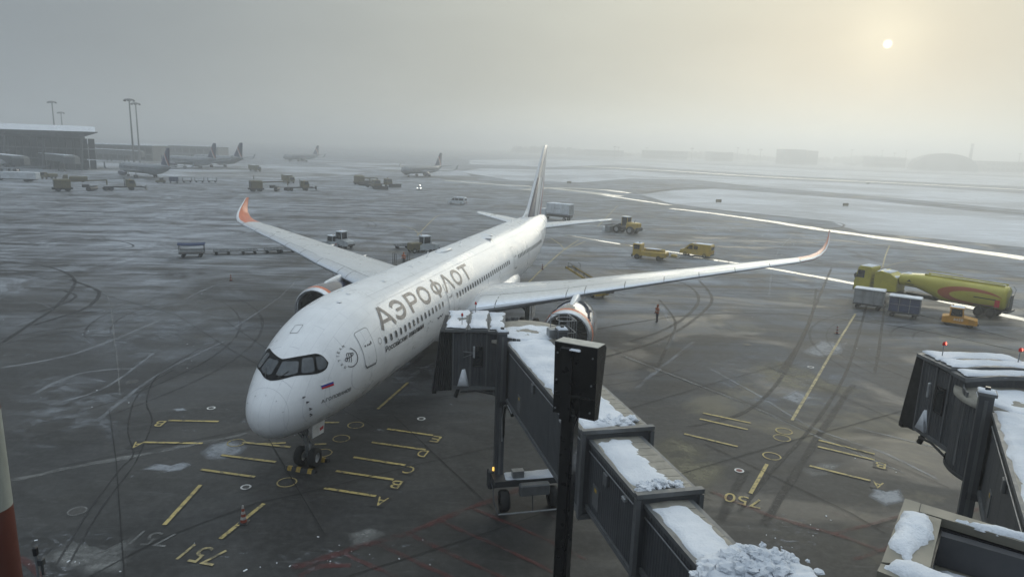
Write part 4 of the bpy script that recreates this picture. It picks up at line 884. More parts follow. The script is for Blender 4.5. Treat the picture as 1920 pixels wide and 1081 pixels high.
SLOPE = .029
def jet_bridge(origin, rz, dz, cab_rot, label, near):
    root = empty('boarding_bridge', (origin[0], origin[1], 0), rz); tag(root, label, 'boarding bridge', 'telescopic boarding bridges')
    Z = dz
    secs = [('outer', 0.0, 10.3, 0.0, 2.15, 5.2, 7.98), ('middle', 10.3, 14.05, .18, 1.83, 5.45, 7.76), ('inner', 14.05, 25.0, .36, 1.60, 5.6, 7.56)]
    for nm, x0, x1, y0, y1, zb, zt in secs:
        tun = empty('tunnel', (x0, 0, 0), 0, root)
        f = lambda x: (x0 + x) * SLOPE + Z
        L = x1 - x0
        MB().loft([[(x, y0 + .05, zb + f(x)), (x, y1 - .05, zb + f(x)), (x, y1 - .05, zt - .06 + f(x)), (x, y0 + .05, zt - .06 + f(x))] for x in (-.9 if nm == 'outer' else -.4, L)], True, True).build('shell', M_TUN, tun)
        n = max(1, int(L / 1.15)); st = L / n
        for i in range(n):     # wall panels with open seams
            for yy, sg in ((y0, -1), (y1, 1)):
                a, b = i * st + .008, (i + 1) * st - .008
                MB().loft([[(x, yy, zb + .16 + f(x)), (x, yy - sg * .07, zb + .16 + f(x)), (x, yy - sg * .07, zt - .14 + f(x)), (x, yy, zt - .14 + f(x))] for x in (a, b)], True, True).build('wall_panel', M_TUN, tun)
        for yy in (y0, y1):    # bottom and top edge rails
            MB().bar((-.3, yy, zb + .06 + f(0)), (L, yy, zb + .06 + f(L)), .12, .16).build('bottom_rail', M_TUNL, tun)
            MB().bar((-.3, yy, zt - .05 + f(0)), (L, yy, zt - .05 + f(L)), .13, .12).build('eaves_rail', M_TUNL, tun)
        n = max(1, int(L / .45)); st = L / n
        for i in range(n):
            a, b = i * st + .012, (i + 1) * st - .012
            MB().loft([[(x, y0 + .02, zt - .03 + f(x)), (x, y1 - .02, zt - .03 + f(x)), (x, y1 - .02, zt + .015 + f(x)), (x, (y0 + y1) / 2, zt + .05 + f(x)), (x, y0 + .02, zt + .015 + f(x))] for x in (a, b)], True, True).build('roof_panel', M_ROOFP, tun)
        # fittings on the walls: conduit, junction boxes, hatch, lamp
        for yy, sg in ((y0, -1), (y1, 1)):
            MB().tube([(x, yy + sg * .05, zt - .32 + f(x)) for x in (.1, L * .33, L * .66, L - .25)], .022, 6).build('conduit', M_STEEL, tun)
            MB().bevbox((L * .42, yy + sg * .06, zt - .55 + f(L * .42)), (.28, .10, .36), .02).build('junction_box', M_TUNL, tun)
            MB().bevbox((L * .78, yy + sg * .05, zt - .45 + f(L * .78)), (.22, .12, .10), .02).build('wall_lamp', M_RIM, tun)
            MB().box((L * .2, yy + sg * .012, zb + .75 + f(L * .2)), (.5, .03, .7)).build('service_hatch', M_TUNL, tun)
            MB().box((L * .2, yy + sg * .03, zb + .98 + f(L * .2)), (.16, .012, .10)).build('hatch_notice', M_YELG, tun)
        if nm != 'inner':      # collar round the mouth of each telescoping section
            mb = MB(); X = L
            for c, d in (((X, (y0 + y1) / 2, zt + .06 + f(X)), (.18, y1 - y0 + .24, .13)), ((X, (y0 + y1) / 2, zb - .02 + f(X)), (.18, y1 - y0 + .24, .14)), ((X, y0 - .06, (zt + zb) / 2 + .02 + f(X)), (.18, .12, zt - zb - .1)), ((X, y1 + .06, (zt + zb) / 2 + .02 + f(X)), (.18, .12, zt - zb - .1))): mb.box(c, d)
            mb.build('collar', M_TUNL, tun)
    # rotunda behind the cab
    rc = Vector((-2.46, 1.2)); zr = 7.95 + Z
    rot = MB().lathe([(2.1, 5.25 + Z), (2.12, zr - .1)], (rc.x, rc.y, 0), 'Z', 40).build('rotunda_drum', M_TUN, root)
    MB().lathe([(2.22, zr - .14), (2.22, zr), (1.6, zr + .08), (0.0, zr + .13)], (rc.x, rc.y, 0), 'Z', 40).build('rotunda_roof', M_ROOFP, root)
    MB().lathe([(0, 5.22 + Z), (2.16, 5.22 + Z), (2.16, 5.36 + Z)], (rc.x, rc.y, 0), 'Z', 40).build('rotunda_floor', M_TUNL, root)
    # cab, turned on the rotunda
    cang = cab_rot + atan2(-2.63, -.57); cab = empty('cab', (rc.x - .38 * cos(cang), rc.y - .38 * sin(cang), 0), cang, root)   # local x points out of the cab door
    zb, zt = 5.50 + Z, 8.35 + Z; W = 1.62
    MB().box((2.55, 0, (zb + zt) / 2), (2.25, 2 * W - .12, zt - zb)).build('cab_shell', M_TUN, cab)
    for sg in (-1, 1):
        for a, b in ((1.45, 2.1), (2.12, 2.85), (2.87, 3.66)):
            MB().box(((a + b) / 2, sg * (W - .03), (zb + zt) / 2), (b - a, .07, zt - zb - .25)).build('side_panel', M_TUN, cab)
        MB().box((2.55, sg * W, zb + .07), (2.3, .1, .16)).build('sill_rail', M_TUNL, cab)
        for x in (2.11, 2.86, 3.68): MB().box((x, sg * (W + .02), (zb + zt) / 2), (.06, .06, zt - zb - .1)).build('corner_post', M_TUNL, cab)
        wn_ = MB().box((2.5, sg * (W + .015), zb + 1.62), (.40, .04, .92)).build('cab_window', M_GLASS, cab)
        MB().box((2.5, sg * (W + .02), zb + 2.1), (.48, .06, .05)).box((2.5, sg * (W + .02), zb + 1.14), (.48, .06, .05)).box((2.28, sg * (W + .02), zb + 1.62), (.05, .06, 1.0)).box((2.72, sg * (W + .02), zb + 1.62), (.05, .06, 1.0)).build('window_frame', M_BLACK, wn_)
    mr = MB().bar((3.2, W, zb + 1.85), (2.72, W + .34, zb + 1.9), .035).bar((3.2, W, zb + 1.55), (2.72, W + .34, zb + 1.85), .03).build('mirror_arm', M_STEEL, cab)
    MB().bevbox((2.68, W + .36, zb + 1.95), (.08, .14, .55), .03, .3).build('mirror', M_RIM, mr)
    # bellows: pleats flaring out towards the foot
    npl = 9
    for i in range(npl):
        u0, u1 = i / npl, (i + 1) / npl
        def ringp(u, k):
            x = 3.7 + u * .62; fl_ = .38 * u
            return [(x + fl_ * 1.0, -W + .04 - k, zb - .08 - u * .10), (x + fl_ * 1.0, W - .04 + k, zb - .08 - u * .10), (x + fl_ * .45, W - .06 + k, (zb + zt) / 2), (x, W - .10 + k, zt - .1), (x - .04, W - .4, zt + .02), (x - .04, -W + .4, zt + .02), (x, -W + .10 - k, zt - .1), (x + fl_ * .45, -W + .06 - k, (zb + zt) / 2)]
        MB().loft([ringp(u0, 0), ringp((u0 + u1) / 2, .06), ringp(u1, 0)], i == 0, i == npl - 1).build('bellows_pleat', M_BELL, cab)
    MB().box((4.55, 0, zb - .2), (.22, 2 * W, .14)).build('bumper_sill', M_BLACK, cab)
    MB().cyl((3.4, W - .25, zb - .05), (3.55, W - .2, zb - .5), .09, .11, 10).build('floodlight', M_BLACK, cab)
    MB().tube([(1.2, W - .1, zb - .05), (1.8, W, zb - .22), (2.6, W, zb - .08), (3.3, W, zb - .16)], .05, 6).build('cable', M_BLACK, cab)
    # roof in three plates, with snow and beacons
    for a, b, zo in ((1.25, 2.05, .10), (2.07, 3.0, .16), (3.02, 4.05, .14)):
        MB().loft([[(a, y, zt + zo + h), (b, y, zt + zo + h - .02), (b, y, zt + zo + h - .14), (a, y, zt + zo + h - .14)] for y, h in ((-W - .12, -.05), (-.5, .06), (.5, .06), (W + .12, -.05))], True, True).build('roof_plate', M_TUNL, cab)
        snow_pad([(a + .05, -W - .02), (b - .05, -W + .05), (b - .04, W - .05), (a + .05, W - .02)], zt + zo + .015, .085, 'roof_snow', cab, .05, 8, 5)
    for x, y in ((3.3, W - .35), (2.75, -W + .45)):
        MB().cyl((x, y, zt + .15), (x, y, zt + .62), .018, .018, 6).build('beacon_stem', M_STEEL, cab)
        bl = MB().lathe([(.0, .78), (.04, .74), (.055, .70), (.055, .62), (.0, .62)], (x, y, zt), 'Z', 12).build('red_beacon', M_REDL, cab); MB().lathe([(0, .74), (.03, .72), (.03, .66), (0, .64)], (x, y - .06, zt), 'Z', 8).build('beacon_bulb', M_REDLIT, bl)
    # slatted curtain wall closing the gap between cab and rotunda
    for i in range(13):
        a = R(8 + i * 5.4); r_ = 2.16
        for sg in (-1, 1):
            MB().box((r_ * cos(a), sg * r_ * sin(a), (zb + zt) / 2 - .1), (.06, .17, zt - zb - .2), sg * a).build('curtain_slat', M_TUN if i % 2 else M_TUNL, cab)
    # perforations
    for k in range(3):
        for j in range(5):
            a = R(40 + j * 5.4); MB().box((2.2 * cos(a), 2.2 * sin(a), zb + .55 + .8 * k), (.02, .05, .30), a).build('slot', M_RIM if False else M_STEEL, cab)
    # lift columns, wheel bogie
    for y in (-.25, 2.62):
        colm = MB().box((-.6, y, (1.1 + 8.45 + Z) / 2), (.44, .40, 7.35 + Z)).build('lift_column', M_TUN, root)
        for sx in (-.235, .235): MB().box((-.6 + sx, y, 4.8 + Z / 2), (.03, .10, 7.0 + Z)).build('guide_rail', M_TUNL, colm)
        MB().box((-.6, y, 8.5 + Z), (.56, .52, .10)).build('column_cap', M_TUNL, colm); MB().box((-.6, y, 8.64 + Z), (.14, .14, .12)).build('cap_fitting', M_BLACK, colm)
        snow_pad([(-.86, y - .24), (-.34, y - .24), (-.34, y + .24), (-.86, y + .24)], 8.55 + Z, .09, 'cap_snow', colm, .012, 3, 4)
    MB().box((-.6, 1.2, 5.05 + Z), (.5, 3.1, .26)).build('cross_beam', M_DSTEEL, root)
    bog = empty('bogie', (0, 0, 0), 0, root)
    MB().box((-.1, 1.05, 1.35), (.9, 3.3, .30)).box((-.5, 1.18, 1.1), (.5, 2.9, .3)).build('bogie_beam', M_DSTEEL, bog)
    snow_pad([(-.5, .0), (.3, .0), (.32, 2.5), (-.5, 2.5)], 1.50, .10, 'beam_snow', bog, .05, 5, 5)
    MB().bevbox((.62, 1.25, 1.18), (.42, 1.45, .52), .06).build('motor_housing', M_TUNL, bog); MB().box((.1, .55, 1.75), (.35, .55, .32)).build('junction_box', M_STEEL, bog)
    for y in (-.12, 2.28):
        w_ = MB().lathe([(.22, -.20), (.44, -.22), (.50, -.12), (.51, 0), (.50, .12), (.44, .22), (.22, .20)], (.30, y, .51), 'Y', 22).build('tyre', M_RUBBER, bog); MB().lathe([(0, -.12), (.22, -.16), (.22, .16), (0, .12)], (.30, y, .51), 'Y', 12).build('rim', M_DSTEEL, w_)
    MB().cyl((1.05, -.55, .24), (1.05, 2.7, .24), .045, .045, 8).build('bumper_rail', M_STEEL, bog)
    MB().tube([(-.4, -.62, 1.2), (.3, -.66, 1.1), (.5, -.66, .6), (1.05, -.55, .26)], .035, 6).tube([(.9, 2.6, 1.1), (1.05, 2.7, .7), (1.05, 2.7, .26)], .035, 6).tube([(.85, 1.1, 1.0), (.95, 1.1, .6), (1.04, 1.1, .28)], .03, 6).build('guard_hoop', M_DSTEEL, bog)
    MB().bevbox((-.75, -.55, 1.15), (.5, .34, .9), .06).build('control_cabinet', M_DSTEEL, bog)
    MB().cyl((-.6, -.48, 1.62), (-.6, -.48, 1.78), .06, .05, 10).build('amber_beacon', M_AMBER, bog)
    # energy chain hanging from the tunnel to the column
    MB().tube([(-.45, -.1, 3.4), (-.38, -.12, 4.4), (-.2, -.1, 5.0), (.15, -.06, 5.22), (.6, -.02, 5.12), (.9, 0, 5.0)], .09, 8).build('cable_chain', M_BLACK, root)
    MB().tube([(-.36, -.16, 3.2), (-.3, -.2, 4.4), (-.1, -.16, 5.08), (.3, -.1, 5.26), (.9, -.04, 5.1)], .025, 6).build('hose', M_RIM, root)
    # service stair landing with hooped railing on the far side
    ld = empty('service_landing', (-1.9, 2.75, 0), 0, root)
    MB().box((0, .35, 7.0 + Z), (1.5, .9, .08)).build('platform', M_DSTEEL, ld)
    for x in (-.72, -.36, 0, .36, .72): MB().cyl((x, .78, 7.0 + Z), (x, .78, 8.75 + Z), .025, .025, 6).build('rail_post', M_STEEL, ld)
    for x, y in ((-.72, -.08), (.72, -.08), (-.72, .35), (.72, .35)): MB().cyl((x, y, 7.0 + Z), (x, y, 8.75 + Z), .025, .025, 6).build('rail_post', M_STEEL, ld)
    for z in (7.6, 8.15, 8.75): MB().tube([(-.72, -.08, z + Z), (-.72, .78, z + Z), (.72, .78, z + Z), (.72, -.08, z + Z)], .025, 6).build('guard_rail', M_STEEL, ld)
    MB().tube([(.2 + .42 * cos(a), .35 + .42 * sin(a), 8.72 + Z) for a in [2 * pi * k / 14 for k in range(15)]], .02, 6).build('ladder_hoop', M_STEEL, ld)
    for i in range(6): MB().box((1.0 + .28 * i, .35, 6.8 - .26 * i + Z), (.27, .8, .04)).build('tread', M_DSTEEL, ld)
    MB().bevbox((.75, -.45, 8.2 + Z), (.5, .4, .45), .03).build('equipment_box', M_STEEL, root if False else ld)
    # snow on the roofs
    fz = lambda v, o: o + v.x * SLOPE + Z
    snow_pad([(-.6, .05), (3.2, .03), (6.2, .03), (9.95, .08), (10.05, 1.72), (8.0, 1.70), (6.0, 1.76), (3.0, 2.05), (-.6, 2.10)], 0, .11, 'roof_snow', root, .05, 8, 8, lambda v: fz(v, 7.99) + .035 * max(0, 1 - abs(v.y - 1.075) / 1.07))
    snow_pad([(10.55, .26), (13.75, .25), (13.8, 1.30), (13.2, 1.38), (12.6, 1.22), (12.1, 1.32), (11.6, 1.22), (11.2, 1.36), (10.55, 1.30)], 0, .035, 'roof_snow', root, .06, 8, 6, lambda v: fz(v, 7.772) + .036 * max(0, 1 - abs(v.y - 1.005) / .82))
    snow_pad([(14.35, .42), (17.0, .40), (21.0, .42), (21.0, 1.32), (17.5, 1.38), (16.0, 1.46), (14.3, 1.38)], 0, .07, 'roof_snow', root, .05, 8, 7, lambda v: fz(v, 7.572) + .036 * max(0, 1 - abs(v.y - .98) / .62))
    snow_pad([(rc.x + a * cos(R(k)), rc.y + a * sin(R(k))) for k, a in ((-60, 1.9), (-20, 2.0), (20, 2.05), (60, 2.0), (100, 1.6), (140, 1.0), (180, .5), (220, .7), (260, 1.5))], zr + .04, .13, 'roof_snow', root, .05, 4, 6)
    if near:
        sp = []
        for k in range(26): sp.append((9.55 + random.uniform(-.25, .3), random.uniform(.5, 1.9), 8.02 + 9.6 * SLOPE + Z + random.uniform(0, .08), random.uniform(.06, .15)))
        for k in range(34): sp.append((13.72 + random.uniform(-.16, .16), random.uniform(.28, 1.45), 7.84 + 13.7 * SLOPE + Z + random.uniform(0, .07), random.uniform(.05, .11)))
        clods(sp, 'snow_clods', root)
        snow_pad([(16.6, .5), (17.2, .1), (18.4, .1), (19.0, .8), (18.8, 2.2), (17.6, 2.5), (16.8, 1.9)], 0, .34, 'snow_mound', root, .06, 4, 4, lambda v: fz(v, 7.62))
        sp = []
        for k in range(260):
            a = random.gauss(0, .36); c_ = random.gauss(0, .55); sp.append((17.55 + a, 1.25 + c_, 7.72 + 17.5 * SLOPE + max(0, .50 - .55 * abs(a) - .38 * abs(c_)) * random.uniform(.2, 1.1), random.choice((.035, .05, .06, .07, .09, .12, .19))))
        clods(sp, 'snow_clods', root)
    else:
        snow_pad([(4.2, .3), (8, .3), (8, 1.9), (4.2, 1.9)], 0, .2, 'roof_snow', root, .1, 6, 6, lambda v: fz(v, 8.0))
    # snow lodged on the cab sill
    c2 = cab
    MB().add([(2.9, W + .01, zb + .18), (3.45, W + .01, zb + .18), (3.25, W + .01, zb + .95), (3.1, W + .01, zb + 1.0), (2.9, W + .14, zb + .18), (3.45, W + .14, zb + .18), (3.25, W + .04, zb + .9)], [(4, 5, 6), (0, 4, 6, 3), (1, 2, 6, 5), (2, 3, 6), (0, 1, 5, 4)], 0, True).build('lodged_snow', M_SNOW2, cab)
    return root
jet_bridge((0.0, 29.5), R(-76.5), 0.0, 0.0, 'graphite boarding bridge crossing the centre, with broken snow heaped on its near roof', True)
jet_bridge((15.07, 19.76), R(-120.7), 1.2, R(-46), 'graphite boarding bridge at the right edge, with smooth snow on its roof', False)

# ------------------------------------------------------------------ docking guidance display on its mast, seen from behind
YS = 15.0
pt = GY(1069, 775, YS); pc = GY(1083, 708, YS)
SHX = .13
sg_ = empty('docking_display', (pt.x, pt.y, 0), R(-27)); tag(sg_, 'black boxy display on a square mast standing in front of the bridge', 'display')
M_BLK2 = mat('satin_black_steel', (.014, .014, .015), .34, .2, .25, 2, .4, (.045, .045, .045))
hz0 = pc.z - .88
mast = MB().bevbox((0, 0, (hz0 + .2) / 2), (.34, .34, hz0 + .2), .03).build('mast', M_BLK2, sg_)
MB().bevbox((0, 0, hz0 - .02), (.40, .40, .16), .03).build('mast_collar', M_BLK2, sg_)
bx = MB().prism([(-.14, 0), (.12, -.05), (.40, 1.62), (.28, 1.72), (-.22, 1.75)], -.38, .66, 'X').build('display_housing', M_BLK2, sg_)
for v in bx.data.vertices: v.co.z += hz0; v.co.x += .0
MB().add([(-.38, -.22, hz0 + 1.752), (.66, -.22, hz0 + 1.752), (.66, .28, hz0 + 1.722), (-.38, .28, hz0 + 1.722), (-.38, -.22, hz0 + 1.77), (.66, -.22, hz0 + 1.77), (.66, .28, hz0 + 1.74), (-.38, .28, hz0 + 1.74)], [(3, 2, 1, 0), (4, 5, 6, 7), (0, 1, 5, 4), (1, 2, 6, 5), (2, 3, 7, 6), (3, 0, 4, 7)]).build('top_plate', mat('pale_plate', (.42, .41, .37), .6), sg_)  # pale beige top plate on the black housing
MB().box((-.05, -.21, hz0 + .75), (.26, .06, 1.7)).build('back_rib', M_BLK2, sg_); MB().box((.14, -.205, hz0 + .52), (.96, .05, .06)).build('back_strap', mat('black_strap', (.02, .02, .02), .3), sg_)
for bx_, bz_ in ((-.3, .15), (.56, .2), (-.3, 1.5), (.56, 1.5), (-.3, .85), (.56, .85)): MB().cyl((bx_, -.20 + bz_ * -.01, hz0 + bz_), (bx_, -.235, hz0 + bz_), .022, .022, 8).build('bolt', M_STEEL, sg_)
MB().tube([(.3, -.22, hz0 + .5), (.34, -.3, hz0 + .2), (.2, -.24, hz0 - .2), (.1, -.19, hz0 - .9), (.1, -.19, .2)], .018, 6).build('cable', M_BLACK, sg_)
MB().bevbox((-.08, -.25, hz0 + 1.62), (.26, .10, .10), .02).build('lug', M_BLK2, sg_); snow_pad([(.0, -.31), (.26, -.31), (.26, -.2), (.0, -.2)], hz0 + 1.64, .03, 'lug_snow', sg_, .01, 3, 3)

# ------------------------------------------------------------------ roof parapet of the terminal, bottom right
ZP = 13.0
par = empty('roof_parapet', G(1745, 1062, ZP - .9)); tag(par, 'beige metal roof parapet with snow lumps at the bottom right corner', 'parapet')
M_COPE = mat('taupe_coping_metal', (.20, .188, .155), .55, .1, .06, 1.5, .2)
po = par.location.copy()
def PP(px, py, z=ZP): v = G(px, py, ZP); return Vector((v.x - po.x, v.y - po.y, z - po.z))
def slab(pxs, z0, z1, m, name, parent=par):
    lo = [PP(*p, z0) for p in pxs]; hi = [PP(*p, z1) for p in pxs]
    return MB().loft([lo, hi], True, True).build(name, m, parent)
slab([(1728, 943), (2010, 1027), (2010, 1043), (1724, 958)], ZP - .10, ZP, M_COPE, 'coping_plate')
slab([(1697, 933), (1726.5, 942), (1722.5, 958.5), (1765.5, 972.5), (1744, 1062), (1653, 1052)], ZP - .10, ZP - .003, M_COPE, 'coping_plate')
slab([(1652, 1054), (1990, 1140), (1990, 1200), (1645, 1068)], ZP - .10, ZP - .006, M_COPE, 'coping_plate')
slab([(1700, 938), (2000, 1030), (2000, 1040), (1770, 976), (1748, 1058), (1660, 1050)], ZP - .9, ZP - .11, M_BLACK, 'parapet_wall')
slab([(1648, 1068), (1990, 1150), (1990, 1195), (1645, 1075)], ZP - 1.2, ZP - .11, M_BLACK, 'outer_fascia')
slab([(1720, 955), (2010, 1036), (2010, 1160), (1700, 1065)], ZP - .60, ZP - .48, M_COPE, 'gutter_floor')
slab([(1766, 974), (2000, 1042), (2000, 1050), (1764, 984)], ZP - .47, ZP - .12, mat('grey_inner_wall', (.07, .07, .075), .6), 'inner_wall')
def ppad(pxs, z, h, name): return snow_pad([tuple(PP(*p)[:2]) for p in pxs], z - po.z, h, name, par, .012, 5, 7)
ppad([(1770, 992), (2000, 1052), (2000, 1150), (1742, 1066)], ZP - .48, .10, 'gutter_snow')
ppad([(1690, 962), (1705, 960), (1738, 972), (1752, 990), (1750, 1008), (1736, 1022), (1716, 1030), (1712, 1048), (1694, 1048), (1688, 1038), (1667, 1024), (1676, 995)], ZP, .10, 'snow_lump')
ppad([(1785, 974), (1830, 981), (1880, 990), (1960, 1012), (1960, 1026), (1900, 1009), (1830, 990)], ZP, .06, 'snow_lump')
ppad([(1655, 1062), (1680, 1052), (1705, 1050), (1740, 1066), (1800, 1088), (1790, 1110), (1700, 1085), (1672, 1070)], ZP, .08, 'snow_lump')

# ------------------------------------------------------------------ striped mast at the left edge and a small post beside it
c0 = GY(12, 918, 13.5); rr = .42; xc_ = c0.x - rr
pm = empty('striped_mast', (xc_, c0.y, 0)); tag(pm, 'tall round mast striped red and white at the left edge', 'mast')
M_RW = mat('white_band_paint', (.30, .32, .29), .5, 0, .1, 1, .3); M_RR = mat('brick_red_band_paint', (.10, .024, .014), .5, 0, .1, 1, .3)
zb1 = GY(30, 952, 13.5).z; zb2 = GY(2, 772, 13.5).z; hb = zb2 - zb1; z = zb1 - 4 * hb; k = 0
while z < zb1 + 3 * hb:
    z0, z1 = max(0, z), z + hb
    if z1 > 0: MB().cyl((0, 0, z0), (0, 0, z1 - .004), rr, rr, 32).build('painted_band', M_RR if k % 2 else M_RW, pm)
    z += hb; k += 1
c1 = GY(66, 1030, 12.0); cp = empty('camera_post', (c1.x, c1.y, 0)); tag(cp, 'thin steel post with a small camera head in the bottom left corner', 'post')
MB().cyl((0, 0, 0), (0, 0, c1.z - .1), .035, .03, 8).build('post', M_STEEL, cp); MB().bevbox((0, 0, c1.z - .02), (.08, .10, .18), .02).build('camera_head', M_BLACK, cp); MB().cyl((.10, 0, c1.z - .55), (.10, 0, c1.z - .22), .025, .025, 8).bevbox((.09, 0, c1.z - .25), (.11, .12, .14), .02).build('bracket', M_DSTEEL, cp)
# ------------------------------------------------------------------ vehicles and ground equipment
M_YEL2 = mat('amber_yellow_vehicle_paint', (.44, .29, .030), .42, 0, .10, 1.2, .4, (.16, .13, .07)); M_YEL3 = mat('lemon_tanker_paint', (.45, .395, .045), .4, 0, .08, 1.0, .35, (.20, .17, .08)); M_ORG2 = mat('orange_tug_paint', (.55, .25, .015), .4, 0, .1, 1.2, .3)
M_VWHITE = mat('white_vehicle_paint', (.60, .63, .66), .4, 0, .08, 1.2, .35, (.25, .25, .24)); M_CBLUE = mat('blue_cart_curtain', (.03, .05, .12), .7, 0, .15, 2, .3); M_CGREY = mat('grey_cart_panel', (.34, .35, .36), .5, .1, .1, 2, .4); M_VGREY = mat('pale_grey_tug_paint', (.42, .45, .47), .45, 0, .1, 1.5, .4)
M_ODIM = mat('dim_olive_machine_paint', (.11, .092, .035), .55, 0, .2, 1.0, .5); M_DARKM = mat('dark_machine_frame', (.03, .032, .034), .6, .1, .2, 1.5, .3)
M_SKIN = mat('skin', (.45, .28, .2), .6)
def place(name, label, cat, front, rear, group=None, L=None):
    """thing standing on the apron between two surveyed ground points; local x runs to its front"""
    a, b = (Vector(p) if len(p) == 3 else G(*p) for p in (front, rear)); d = a - b
    o = empty(name, (a + b) / 2, atan2(d.y, d.x)); tag(o, label, cat, group); return o, d.length
def wheel(root, x, y, r_=.36, w=.24, rim=M_RIM):
    t_ = MB().lathe([(r_ * .55, -w / 2), (r_ * .86, -w * .52), (r_ * .97, -w * .34), (r_, 0), (r_ * .97, w * .34), (r_ * .86, w * .52), (r_ * .55, w / 2)], (x, y, r_), 'Y', 18).build('wheel', M_RUBBER, root)
    MB().lathe([(0, -w * .3), (r_ * .3, -w * .36), (r_ * .56, -w * .42), (r_ * .56, w * .42), (r_ * .3, w * .36), (0, w * .3)], (x, y, r_), 'Y', 12).build('rim', rim, t_); return t_
def pbody(root, name, prof, W, m, ins=.05, tum=.0):
    """vehicle body from a side outline (x,z), edges rolled over, sides leaning in by tum towards the top"""
    n = len(prof); cx = sum(p[0] for p in prof) / n; cz = sum(p[1] for p in prof) / n; z0 = min(p[1] for p in prof); z1 = max(p[1] for p in prof); mb = MB(); rings = []
    for sy, k in ((-1, ins), (-1, 0), (1, 0), (1, ins)):
        y = sy * (W / 2 - (0 if k else .0)) if k else sy * (W / 2 - ins)
        rings.append([(cx + (x - cx) * (1 - k / 2), y * (1 - tum * (z - z0) / (z1 - z0)), cz + (z - cz) * (1 - k / 2)) for x, z in prof])
    return mb.loft(rings, True, True).build(name, m, root)
def glass(root, pts, name='window', m=None): return MB().add(pts, [tuple(range(len(pts)))]).build(name, m or M_GLASS, root, fix=False)
def side_glass(root, quads, y, tum=0.0, name='window', z0=.3, z1=2.2):
    f = lambda z: y * (1 - tum * (z - z0) / (z1 - z0))
    for q in quads:
        for sg in (-1, 1): MB().loft([[(x, sg * (f(z) + .014), z) for x, z in q], [(x, sg * (f(z) - .03), z) for x, z in q]], True, True).build(name, M_GLASS, root)
def lights(root, xf, xr, y, z, on=False):
    for sg in (-1, 1):
        MB().bevbox((xf, sg * y, z), (.06, .26, .16), .02).build('headlamp', M_HEAD if on else M_RIM, root)
        if xr is not None: MB().bevbox((xr, sg * y, z + .05), (.05, .16, .26), .02).build('tail_lamp', M_REDL, root)
def roof_snow(root, x0, x1, y, z, h=.06): snow_pad([(x0, -y), (x1, -y), (x1, y), (x0, y)], z, h, 'roof_snow', root, .02, 3, 3)

def van(front, rear, label, paint, group=None, L=5.3, minibus=False):
    r_, _ = place('van', label, 'van', front, rear, group); h = 2.15
    b_ = pbody(r_, 'body', [(-2.6, .35), (2.45, .35), (2.62, .62), (2.52, .98), (1.85, 1.18), (1.05, 1.98), (.7, h), (-2.5, h), (-2.62, 1.9)], 1.95, paint, .06, .08)
    glass(b_, [(1.88, -.78, 1.22), (1.88, .78, 1.22), (1.10, .70, 1.98), (1.10, -.70, 1.98)], 'windscreen').location = (.02, 0, .02)
    side_glass(b_, [[(.45, 1.2), (1.5, 1.2), (.95, 1.82), (.45, 1.82)]] + ([[(-.75, 1.2), (.3, 1.2), (.3, 1.82), (-.75, 1.82)], [(-2.35, 1.2), (-.9, 1.2), (-.9, 1.82), (-2.35, 1.82)]] if minibus else [[(-.45, 1.25), (.25, 1.25), (.25, 1.8), (-.45, 1.8)]]), .975, .08, 'window', .35, 2.15)
    MB().box((-2.62, 0, 1.5), (.03, 1.4, .5)).build('rear_window', M_GLASS, b_); MB().bevbox((2.58, 0, .48), (.14, 1.9, .24), .04).build('bumper', M_DSTEEL, r_); MB().bevbox((-2.64, 0, .48), (.12, 1.9, .22), .04).build('bumper', M_DSTEEL, r_)
    for x in (1.65, -1.6):
        for y in (-.85, .85): wheel(r_, x, y, .35, .24)
    lights(r_, 2.56, -2.64, .74, .80); MB().bar((.95, -1.0, 1.25), (1.0, -1.15, 1.4), .06, .2).build('mirror', M_BLACK, r_); MB().bar((.95, 1.0, 1.25), (1.0, 1.15, 1.4), .06, .2).build('mirror', M_BLACK, r_)
    roof_snow(r_, -2.4, .6, .78, h, .05); MB().cyl((.3, 0, h), (.3, 0, h + .16), .09, .07, 10).build('beacon', M_ORG2 if paint is M_YEL2 else M_CBLUE, r_); return r_
van((1281, 477), (1331, 483), 'yellow panel van with snow on its roof driving right of the wing', M_YEL2)
van((843, 382), (872, 384), 'white minibus with dark windows driving beyond the airliner', M_VWHITE, None, 5.3, True)

# small white car with headlights on
cr, _ = place('car', 'small white car with headlights on driving towards the terminal', 'car', (784, 359), (788, 352))
b_ = pbody(cr, 'body', [(-1.9, .3), (1.9, .3), (1.98, .6), (1.85, .85), (.95, 1.0), (.35, 1.5), (-1.4, 1.5), (-1.95, .95)], 1.75, M_VWHITE, .06, .1); glass(b_, [(.98, -.7, 1.02), (.98, .7, 1.02), (.42, .62, 1.46), (.42, -.62, 1.46)], 'windscreen').location = (.03, 0, .02)
side_glass(b_, [[(-1.2, 1.0), (.75, 1.0), (.3, 1.4), (-1.2, 1.4)]], .875, .10, 'window', .3, 1.5)
for x in (1.2, -1.2):
    for y in (-.75, .75): wheel(cr, x, y, .31, .2)
lights(cr, 1.97, -1.96, .62, .68, True); MB().bevbox((0, .3, 1.58), (.3, .3, .14), .03).build('roof_lamp', M_HEAD, cr)

